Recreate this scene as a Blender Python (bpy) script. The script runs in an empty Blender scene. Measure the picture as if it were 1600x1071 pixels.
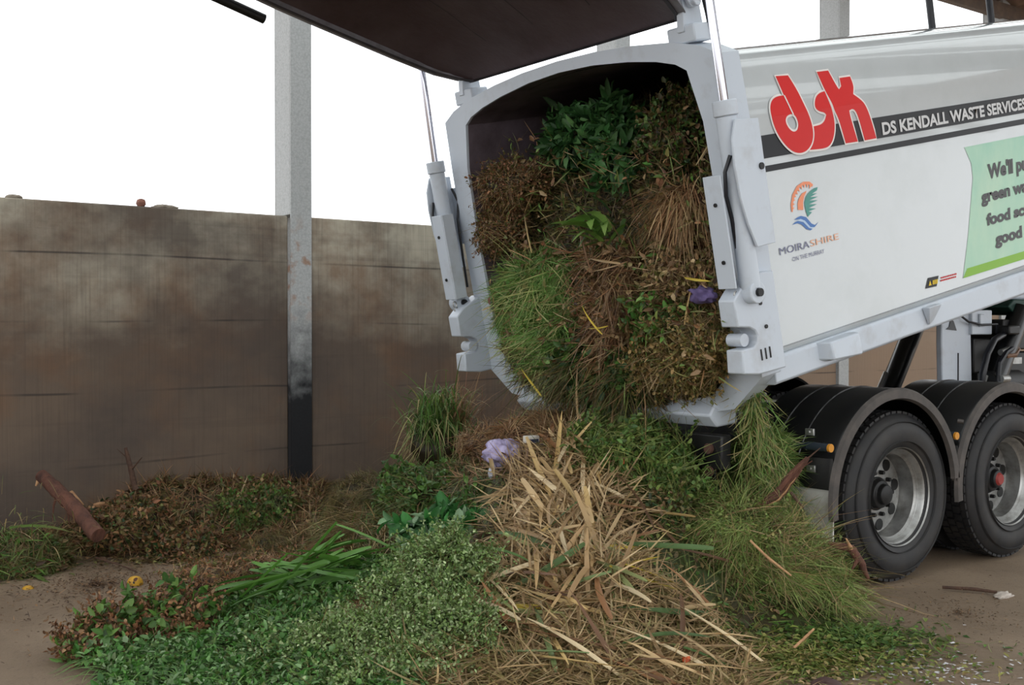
import bpy, bmesh, math, random
import numpy as np
from mathutils import Vector, Matrix
C = bpy.context.scene.collection
rng = np.random.default_rng(7)
random.seed(7)
PI = math.pi

# ------------------------------------------------------------------ camera
FW = Vector((.603, .798, -.0103)).normalized()
cam_d = bpy.data.cameras.new('camera'); cam = bpy.data.objects.new('camera', cam_d); C.objects.link(cam)
cam_d.sensor_width = 36; cam_d.lens = 40.5; cam_d.clip_end = 300
cam.location = (0, 0, 1.53); cam.rotation_euler = FW.to_track_quat('-Z', 'Y').to_euler()
bpy.context.scene.camera = cam
# ------------------------------------------------------------------ light
w = bpy.data.worlds.new('overcast_sky'); bpy.context.scene.world = w; w.use_nodes = True
nt = w.node_tree; bg = nt.nodes['Background']
bg.inputs['Color'].default_value = (.95, .975, 1, 1); bg.inputs['Strength'].default_value = 2.05
sun_d = bpy.data.lights.new('hazy_sun', 'SUN'); sun_d.energy = .5; sun_d.angle = math.radians(35); sun_d.color = (1, .97, .93)
sun = bpy.data.objects.new('hazy_sun', sun_d); C.objects.link(sun); sun.rotation_euler = Vector((.35, .8, -.38)).to_track_quat('-Z', 'Y').to_euler()
sun.location = (-3, -8, 9)
vs = bpy.context.scene.view_settings
vs.view_transform = 'Standard'; vs.look = 'None'; vs.gamma = 1; vs.use_curve_mapping = False; vs.exposure = 0.0

# ------------------------------------------------------------------ helpers
def lin(c):
    return tuple(((x/255)/12.92 if x/255 <= .04045 else ((x/255+.055)/1.055)**2.4) for x in c)
def L4(c): return (*lin(c), 1)
def mat(name, rgb, rough=.5, metal=0, noise=None, nscale=8, namt=.5, bump=0, bscale=60, coat=0, stretch=(1, 1, 1), spec=.5, rvar=0):
    """Principled with a world-space noise that mixes rgb with 'noise' colour."""
    m = bpy.data.materials.new(name); m.use_nodes = True
    t = m.node_tree; b = t.nodes['Principled BSDF']
    b.inputs['Base Color'].default_value = L4(rgb); b.inputs['Roughness'].default_value = rough
    b.inputs['Metallic'].default_value = metal; b.inputs['Coat Weight'].default_value = coat
    b.inputs['Coat Roughness'].default_value = .04
    b.inputs['Specular IOR Level'].default_value = spec
    g = t.nodes.new('ShaderNodeNewGeometry'); mp = t.nodes.new('ShaderNodeMapping'); mp.inputs['Scale'].default_value = stretch
    t.links.new(g.outputs['Position'], mp.inputs['Vector'])
    if noise is not None:
        n = t.nodes.new('ShaderNodeTexNoise'); n.inputs['Scale'].default_value = nscale; n.inputs['Detail'].default_value = 7; n.inputs['Roughness'].default_value = .62
        t.links.new(mp.outputs[0], n.inputs['Vector'])
        r = t.nodes.new('ShaderNodeMapRange'); r.inputs['From Min'].default_value = .6-.35*namt; r.inputs['From Max'].default_value = .75
        t.links.new(n.outputs['Fac'], r.inputs['Value'])
        mx = t.nodes.new('ShaderNodeMix'); mx.data_type = 'RGBA'
        mx.inputs['A'].default_value = L4(rgb); mx.inputs['B'].default_value = L4(noise)
        t.links.new(r.outputs[0], mx.inputs['Factor']); t.links.new(mx.outputs['Result'], b.inputs['Base Color'])
        if rvar:
            rr = t.nodes.new('ShaderNodeMapRange'); rr.inputs['To Min'].default_value = rough; rr.inputs['To Max'].default_value = rough+rvar
            t.links.new(n.outputs['Fac'], rr.inputs['Value']); t.links.new(rr.outputs[0], b.inputs['Roughness'])
    if bump:
        n2 = t.nodes.new('ShaderNodeTexNoise'); n2.inputs['Scale'].default_value = bscale; n2.inputs['Detail'].default_value = 5
        t.links.new(mp.outputs[0], n2.inputs['Vector'])
        bp = t.nodes.new('ShaderNodeBump'); bp.inputs['Strength'].default_value = bump; bp.inputs['Distance'].default_value = .02
        t.links.new(n2.outputs['Fac'], bp.inputs['Height']); t.links.new(bp.outputs[0], b.inputs['Normal'])
    return m
WLOC = {}
def thing(name, label, cat, loc, group=None, kind=None):
    o = bpy.data.objects.new(name, None); C.objects.link(o); o.location = loc; o.empty_display_size = .2
    o['label'] = label; o['category'] = cat
    if group: o['group'] = group
    if kind: o['kind'] = kind
    WLOC[o] = Vector(loc); return o
def tag(o, label=None, cat=None, group=None, kind=None):
    if label: o['label'] = label
    if cat: o['category'] = cat
    if group: o['group'] = group
    if kind: o['kind'] = kind
    return o
def link_mesh(name, me, parent=None, center=True):
    """link a mesh given in world coordinates; origin goes to the bounding-box centre"""
    c = Vector((0, 0, 0))
    if center and len(me.vertices):
        co = np.empty(len(me.vertices)*3, np.float32); me.vertices.foreach_get('co', co); co = co.reshape(-1, 3)
        mid = (co.min(0)+co.max(0))/2; c = Vector(mid.tolist())
        me.vertices.foreach_set('co', (co-mid).ravel())
    o = bpy.data.objects.new(name, me); C.objects.link(o)
    WLOC[o] = c
    if parent is not None:
        o.parent = parent; o.location = c-WLOC[parent]
    else: o.location = c
    return o
class MB:
    """collects shapes; T maps local coordinates to world"""
    def __init__(s, T=None): s.v = []; s.f = []; s.mi = []; s.T = T or (lambda p: Vector(p)); s.m = 0; s.st = []
    def build_each(s, name, mats, parent=None, per=1, **kw):
        """every 'per' shapes become one object of their own"""
        st = s.st[::per]+[(len(s.v), len(s.f))]; out = []
        for (v0, f0), (v1, f1) in zip(st[:-1], st[1:]):
            q = MB(); q.v = s.v[v0:v1]; q.f = [[i-v0 for i in f] for f in s.f[f0:f1]]; q.mi = s.mi[f0:f1]; out.append(q.build(name, mats, parent, **kw))
        return out
    def add(s, vs, fs):
        s.st.append((len(s.v), len(s.f))); o = len(s.v); s.v += [tuple(s.T(p)) for p in vs]
        for f in fs: s.f.append([i+o for i in f]); s.mi.append(s.m)
    def box(s, lo, hi):
        (a, b, c), (d, e, f) = lo, hi
        s.add([(a,b,c),(d,b,c),(d,e,c),(a,e,c),(a,b,f),(d,b,f),(d,e,f),(a,e,f)],
              [(0,3,2,1),(4,5,6,7),(0,1,5,4),(1,2,6,5),(2,3,7,6),(3,0,4,7)])
    def prism(s, poly, f0, f1):
        """poly of 2D points; f0/f1 map a 2D point to the two faces"""
        n = len(poly); vs = [f0(p) for p in poly]+[f1(p) for p in poly]
        s.add(vs, [list(range(n))[::-1], list(range(n, 2*n))]+[(i, (i+1) % n, n+(i+1) % n, n+i) for i in range(n)])
    def tube(s, pts, r, n=12, caps=True):
        pts = [Vector(p) for p in pts]; k = len(pts)
        rs = r if isinstance(r, (list, tuple)) else [r]*k
        vs = []; up = None
        for i, p in enumerate(pts):
            d = (pts[min(i+1, k-1)]-pts[max(i-1, 0)]).normalized()
            if up is None:
                up = Vector((0, 0, 1)) if abs(d.z) < .9 else Vector((1, 0, 0))
            a = d.cross(up).normalized(); b = a.cross(d).normalized(); up = b
            for j in range(n):
                t = 2*PI*j/n; vs.append(p+a*(rs[i]*math.cos(t))+b*(rs[i]*math.sin(t)))
        fs = [(i*n+j, i*n+(j+1) % n, (i+1)*n+(j+1) % n, (i+1)*n+j) for i in range(k-1) for j in range(n)]
        if caps: fs += [list(range(n))[::-1], list(range((k-1)*n, k*n))]
        s.add(vs, fs)
    def lathe(s, prof, n, f):
        """prof [(r, h)], f(x, y, h) -> point"""
        k = len(prof); vs = [f(r*math.cos(2*PI*j/n), r*math.sin(2*PI*j/n), h) for r, h in prof for j in range(n)]
        s.add(vs, [(i*n+j, i*n+(j+1) % n, (i+1)*n+(j+1) % n, (i+1)*n+j) for i in range(k-1) for j in range(n)])
    def loft(s, loops, closed=True, caps=False):
        n = len(loops[0]); vs = [p for l in loops for p in l]; m = n if closed else n-1
        fs = [(i*n+j, i*n+(j+1) % n, (i+1)*n+(j+1) % n, (i+1)*n+j) for i in range(len(loops)-1) for j in range(m)]
        if caps: fs += [list(range(n))[::-1], list(range((len(loops)-1)*n, len(loops)*n))]
        s.add(vs, fs)
    def build(s, name, mats, parent=None, bevel=0, smooth=True, fix=True):
        me = bpy.data.meshes.new(name); me.from_pydata(s.v, [], s.f)
        if not isinstance(mats, (list, tuple)): mats = [mats]
        for m in mats: me.materials.append(m)
        me.polygons.foreach_set('material_index', s.mi)
        if fix:
            bm = bmesh.new(); bm.from_mesh(me); bmesh.ops.recalc_face_normals(bm, faces=bm.faces); bm.to_mesh(me); bm.free()
        if smooth:
            me.polygons.foreach_set('use_smooth', [True]*len(me.polygons)); me.set_sharp_from_angle(angle=math.radians(38))
        o = link_mesh(name, me, parent)
        if bevel:
            b = o.modifiers.new('Bevel', 'BEVEL'); b.width = bevel; b.segments = 2; b.limit_method = 'ANGLE'; b.angle_limit = math.radians(38); b.harden_normals = False
        return o

# ------------------------------------------------------------------ materials
M = {}
M['white'] = mat('white_truck_paint', (190, 195, 197), .2, noise=(182, 187, 188), nscale=2.2, namt=.4, coat=1)
M['white_worn'] = mat('worn_white_paint', (198, 206, 216), .4, noise=(182, 186, 192), nscale=5, namt=.2)
M['inner'] = mat('scraped_body_steel', (104, 92, 100), .6, noise=(58, 46, 48), nscale=5, namt=.7)
M['door_inner'] = mat('dirty_door_steel', (82, 68, 70), .5, noise=(54, 34, 34), nscale=2.5, namt=.8, bump=.15, bscale=25)
M['chrome'] = mat('chrome_rod', (205, 205, 215), .12, 1)
M['silver'] = mat('machined_aluminium', (176, 176, 174), .42, .85, noise=(128, 126, 120), nscale=12, namt=.5)
M['black'] = mat('gloss_black_plastic', (14, 15, 17), .28, coat=.3)
M['guard'] = mat('black_mudguard_plastic', (13, 14, 15), .3, noise=(22, 21, 20), nscale=6, namt=.4)
M['trim'] = mat('dusty_rubber_trim', (66, 61, 58), .6, noise=(92, 84, 78), nscale=9)
M['chassis'] = mat('black_chassis_paint', (9, 9, 10), .5, noise=(20, 18, 17), nscale=7)
M['rubber'] = mat('tyre_rubber', (33, 33, 35), .62, noise=(52, 49, 46), nscale=5, namt=.5)
M['flap'] = mat('white_mudflap_rubber', (200, 198, 192), .6, noise=(165, 155, 145), nscale=9)
M['red'] = mat('red_vinyl', (208, 30, 28), .42, spec=.25)
M['outline'] = mat('white_vinyl', (232, 226, 222), .42, spec=.25)
M['dark_vinyl'] = mat('charcoal_vinyl', (34, 35, 38), .42, spec=.25)
M['letter'] = mat('silver_white_vinyl', (205, 205, 205), .42, spec=.25)
M['orange'] = mat('salmon_orange_vinyl', (240, 150, 112), .42, spec=.25)
M['teal'] = mat('teal_vinyl', (86, 150, 140), .42, spec=.25)
M['blue'] = mat('blue_vinyl', (84, 124, 186), .42, spec=.25)
M['pale_blue'] = mat('pale_blue_vinyl', (190, 212, 236), .42, spec=.25)
M['slate'] = mat('slate_vinyl', (122, 124, 150), .42, spec=.25)
M['peach'] = mat('peach_vinyl', (236, 180, 150), .42, spec=.25)
M['ad_green'] = mat('lime_green_vinyl', (134, 184, 62), .42, spec=.25)
M['ad_teal'] = mat('mint_printed_vinyl', (140, 200, 180), .4, spec=.25, noise=(196, 222, 196), nscale=1.6, namt=.9, stretch=(1, 1, .5))
M['ad_text'] = mat('grey_printed_lettering', (74, 72, 74), .42, spec=.25)
M['yellow'] = mat('yellow_vinyl', (222, 190, 40), .42, spec=.25)
M['amber'] = mat('amber_lens', (205, 138, 40), .3)
M['hose'] = mat('hydraulic_hose_rubber', (16, 18, 26), .4)
M['greencap'] = mat('dark_green_canvas', (26, 60, 52), .6)
M['rust'] = mat('rusty_pipe', (110, 80, 58), .55)
M['blackred'] = mat('red_hub_cap', (150, 50, 44), .5)

# ------------------------------------------------------------------ setting: ground
def ground_material():
    m = bpy.data.materials.new('dirty_concrete_yard'); m.use_nodes = True; t = m.node_tree; b = t.nodes['Principled BSDF']
    g = t.nodes.new('ShaderNodeNewGeometry')
    def nz(s, d, r=.6):
        n = t.nodes.new('ShaderNodeTexNoise'); n.inputs['Scale'].default_value = s; n.inputs['Detail'].default_value = d; n.inputs['Roughness'].default_value = r
        t.links.new(g.outputs['Position'], n.inputs['Vector']); return n
    n1 = nz(1.1, 8); n2 = nz(28, 4, .7)
    r1 = t.nodes.new('ShaderNodeValToRGB'); e = r1.color_ramp.elements
    e[0].position = .3; e[0].color = L4((112, 94, 74)); e[1].position = .7; e[1].color = L4((146, 126, 104))
    t.links.new(n1.outputs['Fac'], r1.inputs['Fac'])
    r2 = t.nodes.new('ShaderNodeMapRange'); r2.inputs['From Min'].default_value = .58; r2.inputs['From Max'].default_value = .72
    t.links.new(n2.outputs['Fac'], r2.inputs['Value'])
    mx = t.nodes.new('ShaderNodeMix'); mx.data_type = 'RGBA'; mx.inputs['B'].default_value = L4((92, 72, 60))
    t.links.new(r1.outputs[0], mx.inputs['A']); t.links.new(r2.outputs[0], mx.inputs['Factor'])
    t.links.new(mx.outputs['Result'], b.inputs['Base Color']); b.inputs['Roughness'].default_value = .72
    n3 = nz(60, 6, .7); bp = t.nodes.new('ShaderNodeBump'); bp.inputs['Strength'].default_value = .5; bp.inputs['Distance'].default_value = .012
    t.links.new(n3.outputs['Fac'], bp.inputs['Height']); t.links.new(bp.outputs[0], b.inputs['Normal'])
    return m
mb = MB(); mb.box((-30, -25, -.3), (60, 40, 0))
tag(mb.build('floor', ground_material(), smooth=False), 'brown dirty concrete yard floor', 'floor', kind='structure')

# ------------------------------------------------------------------ setting: wall
def wall_material():
    m = bpy.data.materials.new('stained_concrete_panel'); m.use_nodes = True; t = m.node_tree; b = t.nodes['Principled BSDF']
    g = t.nodes.new('ShaderNodeNewGeometry')
    def nz(sc, s, d, r=.6):
        mp = t.nodes.new('ShaderNodeMapping'); mp.inputs['Scale'].default_value = sc; t.links.new(g.outputs['Position'], mp.inputs['Vector'])
        n = t.nodes.new('ShaderNodeTexNoise'); n.inputs['Scale'].default_value = s; n.inputs['Detail'].default_value = d; n.inputs['Roughness'].default_value = r
        t.links.new(mp.outputs[0], n.inputs['Vector']); return n.outputs['Fac']
    def mr(x, a, b_, c=0, d=1):
        r = t.nodes.new('ShaderNodeMapRange'); r.inputs['From Min'].default_value = a; r.inputs['From Max'].default_value = b_
        r.inputs['To Min'].default_value = c; r.inputs['To Max'].default_value = d; t.links.new(x, r.inputs['Value']); return r.outputs[0]
    def mix(fac, a, b_):
        x = t.nodes.new('ShaderNodeMix'); x.data_type = 'RGBA'
        for k, v in (('A', a), ('B', b_)):
            if isinstance(v, tuple): x.inputs[k].default_value = L4(v)
            else: t.links.new(v, x.inputs[k])
        t.links.new(fac, x.inputs['Factor']); return x.outputs['Result']
    def mul(a, b_, op='MULTIPLY'):
        x = t.nodes.new('ShaderNodeMath'); x.operation = op
        for i, v in enumerate((a, b_)):
            if isinstance(v, (int, float)): x.inputs[i].default_value = v
            else: t.links.new(v, x.inputs[i])
        return x.outputs[0]
    sep = t.nodes.new('ShaderNodeSeparateXYZ'); t.links.new(g.outputs['Position'], sep.inputs[0])
    blot = nz((1, 1, 1.3), .9, 7, .6); fine = nz((60, 1, 1.5), 1, 4, .6); horiz = nz((.35, 1, 9), 1, 5, .6); rust = nz((1, 1, 1), 1.7, 6, .6)
    zz = mul(sep.outputs['Z'], mul(mul(blot, -.5, 'ADD'), 1.6), 'ADD')
    # grime line: rubbed dark up to about two metres by the loads pushed against it
    clean = mr(zz, 1.35, 2.45)
    base = mix(clean, (104, 88, 74), (186, 178, 160))
    base = mix(mr(rust, .48, .66, 0, .7), base, (116, 86, 62))
    base = mix(mr(blot, .36, .58, .75, 0), base, (74, 64, 58))
    base = mix(mul(mr(fine, .48, .74), .32), base, (66, 56, 46))
    base = mix(mul(mr(horiz, .6, .8), .35), base, (52, 44, 42))
    far = mr(sep.outputs['X'], 8.2, 10.5)      # the panels beyond the truck are hardly used and still bare tan
    base = mix(mul(far, .75), base, (150, 126, 104))
    t.links.new(base, b.inputs['Base Color']); b.inputs['Roughness'].default_value = .75
    # wavy dark scrape lines
    wv = t.nodes.new('ShaderNodeTexWave'); wv.bands_direction = 'Z'; wv.inputs['Scale'].default_value = .62; wv.inputs['Distortion'].default_value = 5.5; wv.inputs['Detail'].default_value = 3; wv.inputs['Detail Scale'].default_value = .35
    mp = t.nodes.new('ShaderNodeMapping'); mp.inputs['Scale'].default_value = (.35, 1, 1); t.links.new(g.outputs['Position'], mp.inputs['Vector']); t.links.new(mp.outputs[0], wv.inputs['Vector'])
    ln = mul(mr(wv.outputs['Fac'], .004, .0), mr(nz((1, 1, 1), 1.3, 3), .42, .62))
    base2 = mix(mul(ln, .75), base, (38, 32, 32)); t.links.new(base2, b.inputs['Base Color'])
    bp = t.nodes.new('ShaderNodeBump'); bp.inputs['Strength'].default_value = .25; bp.inputs['Distance'].default_value = .01
    t.links.new(fine, bp.inputs['Height']); t.links.new(bp.outputs[0], b.inputs['Normal'])
    return m
WY = 8.63
PST = [4.33+3.573*i for i in (-3, -2, -1, 0, 1, 2, 3, 4, 5)]
wm = wall_material()
wall = tag(thing('wall_back', 'brown stained concrete panel wall behind the heap', 'wall', (4.3, WY+.08, 0)), kind='structure')
for i in range(len(PST)-1):
    mb = MB(); mb.box((PST[i]+.105, WY, 0), (PST[i+1]-.105, WY+.15, 2.47)); p = mb.build('wall_panel', wm, wall, bevel=.012)
# galvanised columns
def column_material():
    m = bpy.data.materials.new('galvanised_steel'); m.use_nodes = True; t = m.node_tree; b = t.nodes['Principled BSDF']
    g = t.nodes.new('ShaderNodeNewGeometry'); sep = t.nodes.new('ShaderNodeSeparateXYZ'); t.links.new(g.outputs['Position'], sep.inputs[0])
    n = t.nodes.new('ShaderNodeTexNoise'); n.inputs['Scale'].default_value = 9; n.inputs['Detail'].default_value = 6; t.links.new(g.outputs['Position'], n.inputs['Vector'])
    vo = t.nodes.new('ShaderNodeTexVoronoi'); vo.inputs['Scale'].default_value = 60; t.links.new(g.outputs['Position'], vo.inputs['Vector'])
    def ramp(x, lo, hi):
        r = t.nodes.new('ShaderNodeMapRange'); r.inputs['From Min'].default_value = lo; r.inputs['From Max'].default_value = hi; t.links.new(x, r.inputs['Value']); return r.outputs[0]
    def mix(f, a, b_):
        x = t.nodes.new('ShaderNodeMix'); x.data_type = 'RGBA'; t.links.new(f, x.inputs['Factor'])
        for k, v in (('A', a), ('B', b_)):
            if isinstance(v, tuple): x.inputs[k].default_value = L4(v)
            else: t.links.new(v, x.inputs[k])
        return x.outputs['Result']
    def math_(op, a, b_):
        x = t.nodes.new('ShaderNodeMath'); x.operation = op
        for i, v in enumerate((a, b_)):
            if isinstance(v, (int, float)): x.inputs[i].default_value = v
            else: t.links.new(v, x.inputs[i])
        return x.outputs[0]
    spang = mix(vo.outputs['Distance'], (188, 190, 190), (164, 166, 166))
    zn = math_('ADD', sep.outputs['Z'], math_('MULTIPLY', math_('SUBTRACT', n.outputs['Fac'], .5), .8))
    grime = ramp(zn, 1.75, .98)               # black scuffed foot of the column
    grime = math_('MULTIPLY', grime, ramp(sep.outputs['X'], 9.0, 6.0))          # only the bays in use are scuffed
    c = mix(math_('MULTIPLY', grime, .97), spang, (16, 16, 20))
    ru = math_('MULTIPLY', ramp(n.outputs['Fac'], .5, .62), math_('MULTIPLY', ramp(sep.outputs['Z'], 1.5, 1.9), ramp(sep.outputs['Z'], 2.5, 2.2)))
    c = mix(math_('MULTIPLY', ru, .7), c, (150, 104, 66))
    t.links.new(c, b.inputs['Base Color']); b.inputs['Metallic'].default_value = .0; b.inputs['Roughness'].default_value = .6; b.inputs['Specular IOR Level'].default_value = .2
    return m
cm = column_material()
col_lab = {2: 'galvanised steel column far left outside the frame', 3: 'tall galvanised steel column with a blackened foot, in the open left of the truck',
           4: 'galvanised steel column showing just above the arched rear opening', 5: 'galvanised steel column above the red lettering on the truck side',
           6: 'galvanised steel column at the far right beside the brown cladding'}
for i in (2, 3, 4, 5, 6):
    x = PST[i]; mb = MB()
    mb.box((x-.095, WY-.03, 0), (x+.095, WY-.012, 6.1)); mb.box((x-.095, WY+.25, 0), (x+.095, WY+.27, 6.1)); mb.box((x-.095, WY-.012, 2.48), (x+.095, WY+.25, 6.1))
    mb.box((x-.012, WY-.012, 0), (x+.012, WY+.25, 2.48))
    tag(mb.build('steel_column', cm, bevel=.004), col_lab[i], 'column', 'steel columns of the shed')
# lumps on the wall top
M['clod'] = mat('dry_red_clod', (140, 92, 76), .8, noise=(84, 64, 56), nscale=30)
M['clod2'] = mat('dry_grey_clod', (150, 140, 126), .8, noise=(100, 90, 78), nscale=30)
def lump(name, c, r, m, label, cat, seed=0, group=None, sub=3, amp=.22, freq=2.2, cutz=None):
    bm = bmesh.new(); bmesh.ops.create_icosphere(bm, subdivisions=sub, radius=1)
    from mathutils import noise as mn
    for v in bm.verts:
        k = 1+amp*mn.noise(v.co*freq+Vector((seed*7.3, 1.7, seed)))+.4*amp*mn.noise(v.co*freq*3+Vector((seed, 0, 3)))
        v.co = Vector((v.co.x*r[0]*k, v.co.y*r[1]*k, v.co.z*r[2]*k))+Vector(c)
        if cutz is not None and v.co.z < cutz: v.co.z = cutz
    me = bpy.data.meshes.new(name); bm.to_mesh(me); bm.free(); me.materials.append(m)
    me.polygons.foreach_set('use_smooth', [True]*len(me.polygons))
    return tag(link_mesh(name, me), label, cat, group)
lump('dirt_clod', (3.03, WY+.05, 2.497), (.035, .04, .035), M['clod'], 'small reddish clod sitting on the wall top, left of the column', 'clod', 1, cutz=2.47)
lump('dirt_clod', (3.22, WY+.06, 2.478), (.10, .05, .022), M['clod2'], 'flat grey smear of dirt on the wall top right of the reddish clod', 'clod', 2, cutz=2.47)
lump('dirt_clod', (2.12, WY+.06, 2.48), (.06, .05, .02), M['clod2'], 'flat lump of dirt on the wall top at the far left of the photo', 'clod', 3, cutz=2.47)

# ------------------------------------------------------------------ setting: roof and gable end
M['roof'] = mat('rusty_roof_sheeting', (132, 108, 92), .7, noise=(96, 74, 62), nscale=3)
M['purlin'] = mat('brown_purlin_steel', (92, 80, 72), .6, noise=(120, 100, 84), nscale=6)
ceil = tag(thing('ceiling', 'brown corrugated shed roof', 'ceiling', (9, 0, 6.5)), kind='structure')
mb = MB(); n = 160
xs = [-12+36*i/n for i in range(n+1)]
def rz(y): return 6.0+(9.0-y)*.06
M['added_skylight'] = bpy.data.materials.new('added_translucent_sheet'); M['added_skylight'].use_nodes = True; _st = M['added_skylight'].node_tree
_sd = _st.nodes.new('ShaderNodeBsdfTranslucent'); _sd.inputs[0].default_value = (.8, .82, .8, 1); _st.links.new(_sd.outputs[0], _st.nodes['Material Output'].inputs['Surface'])
_ys = [9.0, 7.6, 5.0, 3.6, 1.0, -.4, -3.0, -4.4, -7.0, -11.0]  # alternate strips are unseen translucent sheets, added for top light and side reflections
for ya, yb, mm, nm in [(_ys[i], _ys[i+1], M['added_skylight'] if i % 2 else M['roof'], 'added_skylight_sheet' if i % 2 else 'roof_sheet') for i in range(9)]:
    up = [(x, ya, rz(ya)+(.0 if i % 2 else .07)) for i, x in enumerate(xs)]; dn = [(x, yb, rz(yb)+(.0 if i % 2 else .07)) for i, x in enumerate(xs)]
    mb = MB(); mb.loft([up, dn] if mm is M['added_skylight'] else [up, dn, [(x, y, z+.03) for x, y, z in dn], [(x, y, z+.03) for x, y, z in up], up], closed=False)
    mb.build(nm, mm, ceil, smooth=False)
for y in (8.6, 6.8, 5.0, 3.2, 1.4, -.4, -2.2, -4, -5.8, -7.6, -9.4):
    mb = MB(); mb.box((-12, y-.05, rz(y)-.2), (24, y+.05, rz(y)-.01)); mb.build('purlin', M['purlin'], ceil)
M['clad'] = mat('brown_cladding', (150, 122, 106), .7, noise=(120, 94, 82), nscale=4)
mb = MB(); n = 120; ys = [-7+15.9*i/n for i in range(n+1)]
a = [(16.0+(0, .03, .03, 0)[i % 4], y, 5.55) for i, y in enumerate(ys)]; b_ = [(x, y, rz(y)-.02) for x, y, z in a]
mb.loft([a, b_, [(x+.02, y, z) for x, y, z in b_], [(x+.02, y, z) for x, y, z in a], a], closed=False)
tag(mb.build('wall_right', M['clad'], smooth=False), 'brown corrugated cladding of the gable end', 'wall', kind='structure')
# ------------------------------------------------------------------ the truck
TY = 5.4
truck = thing('garbage_truck', 'white side-loading refuse truck tipping green waste from its raised body', 'truck', (6.1, TY, 0))
TA = math.radians(12)
EU = Vector((math.cos(TA), 0, math.sin(TA))); EW = Vector((-math.sin(TA), 0, math.cos(TA))); BO = Vector((4.92, TY, 1.28))
def B(u, y, w): return BO+EU*u+EW*w+Vector((0, y, 0))          # body coordinates: along, across, up from the body floor
def TB(p): return B(*p)
def mirror(h): return [(y, z) for y, z in h]+[(-y, z) for y, z in h[::-1]][1:-1]
H_FRAME = [(0, 1.94), (.35, 1.93), (.65, 1.905), (.95, 1.865), (1.15, 1.81), (1.27, 1.75), (1.285, 1.4), (1.29, .9), (1.285, .4), (1.26, .02), (1.03, -.17), (.69, -.225), (0, -.25)]
H_IN = [(0, 1.872), (.3, 1.86), (.6, 1.825), (.82, 1.785), (.96, 1.745), (1.035, 1.70), (1.10, 1.42), (1.12, .9), (1.10, .4), (1.04, .05), (.88, -.10), (.6, -.15), (0, -.17)]
H_SHELL = [(0, 1.88), (.35, 1.87), (.65, 1.85), (.95, 1.81), (1.10, 1.775), (1.185, 1.735), (1.222, 1.662), (1.25, 1.385), (1.25, .145), (1.222, .13), (1.215, .10), (1.1, -.05), (.8, -.16), (0, -.18)]
UL = 5.2
shell, inn, frm = mirror(H_SHELL), mirror(H_IN), mirror(H_FRAME)
mb = MB(TB)
mb.loft([[(u, y, z) for y, z in shell] for u in (.05, UL)])
mb.loft([[(u, y, z) for y, z in inn] for u in (UL-.05, .05)])
mb.add([(UL, y, z) for y, z in shell], [list(range(len(shell)))])
mb.m = 1
k0 = len(mb.f)
mb.loft([[(u, y*.995, z*.998) for y, z in inn] for u in (.04, 3.2)]); mb.add([(3.2, y, z) for y, z in inn], [list(range(len(inn)))])
body = mb.build('body', [M['white'], M['inner']], truck, fix=False)
for p in body.data.polygons: pass
tag(body, 'white tipping body with a dark scraped inside')
# rear frame
mb = MB(TB)
seq = [(-.10, inn), (-.10, frm), (.06, frm), (.06, inn), (-.10, inn)]
mb.loft([[(u, y, z) for y, z in l] for u, l in seq[:4]]); mb.m = 1; mb.loft([[(u, y, z) for y, z in l] for u, l in ((.06, inn), (-.08, inn))]); mb.m = 0; mb.loft([[(u, y, z) for y, z in l] for u, l in ((-.08, inn), (-.10, inn))])
frame = mb.build('rear_frame', [M['white_worn'], M['inner']], truck)
mb = MB(TB)                                   # raised rib on the top of the frame and the corner gussets
for s in (-1, 1):
    mb.box((-.09, s*1.02-.1, 1.84), (.05, s*1.02+.1, 1.935)); mb.box((.06, s*1.2-.05, .08), (.11, s*1.2+.05, .8))
[o.__setattr__('name','hinge_seat' if k%2==0 else 'frame_post') for k,o in enumerate(mb.build_each('hinge_seat', M['white_worn'], frame, bevel=.01))]
mb = MB(TB); mb.prism([(-.17, -.2), (-.1, -.13), (.05, -.2), (.05, -.3), (-.12, -.28)], lambda p: (p[0], -.9, p[1]), lambda p: (p[0], .9, p[1]))
mb.build('floor_lip', M['white_worn'], truck, bevel=.012)
mb = MB(TB); mb.prism([(-.04, -.3), (.16, -.3), (.12, -.35), (.0, -.35)], lambda p: (-.1, p[0], p[1]), lambda p: (-.02, p[0], p[1]))
mb.build('stop_block', M['white_worn'], truck)
# side rails and their brackets
for s in (-1, 1):
    mb = MB(TB)
    mb.prism([(1.05, -.06), (1.235, -.055), (1.252, -.04), (1.252, .088), (1.238, .104), (1.05, .104)], lambda p: (.02, s*p[0], p[1]), lambda p: (UL, s*p[0], p[1]))
    rail = mb.build('side_rail', M['white_worn'], truck, bevel=.006)
    mb = MB(TB)
    mb.loft([[(.40, s*1.25, .10), (.40, s*1.25, .0), (.40, s*1.2, .0), (.40, s*1.2, .10)], [(.44, s*1.32, .095), (.44, s*1.33, -.005), (.46, s*1.2, -.03), (.44, s*1.2, .10)],
             [(.70, s*1.32, .095), (.70, s*1.33, -.03), (.70, s*1.2, -.05), (.70, s*1.2, .10)], [(.75, s*1.25, .09), (.75, s*1.25, .02), (.75, s*1.2, .02), (.75, s*1.2, .09)]], caps=True)
    mb.build('rail_bracket', M['white_worn'], rail, bevel=.008)
    mb = MB(TB); mb.prism([(1.43, .095), (1.57, .095), (1.52, .0), (1.47, -.02)], lambda p: (p[0], s*1.255, p[1]), lambda p: (p[0], s*(1.31 if p[1] > .05 else 1.27), p[1]))
    mb.build('gusset', M['white_worn'], rail, bevel=.005)
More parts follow.
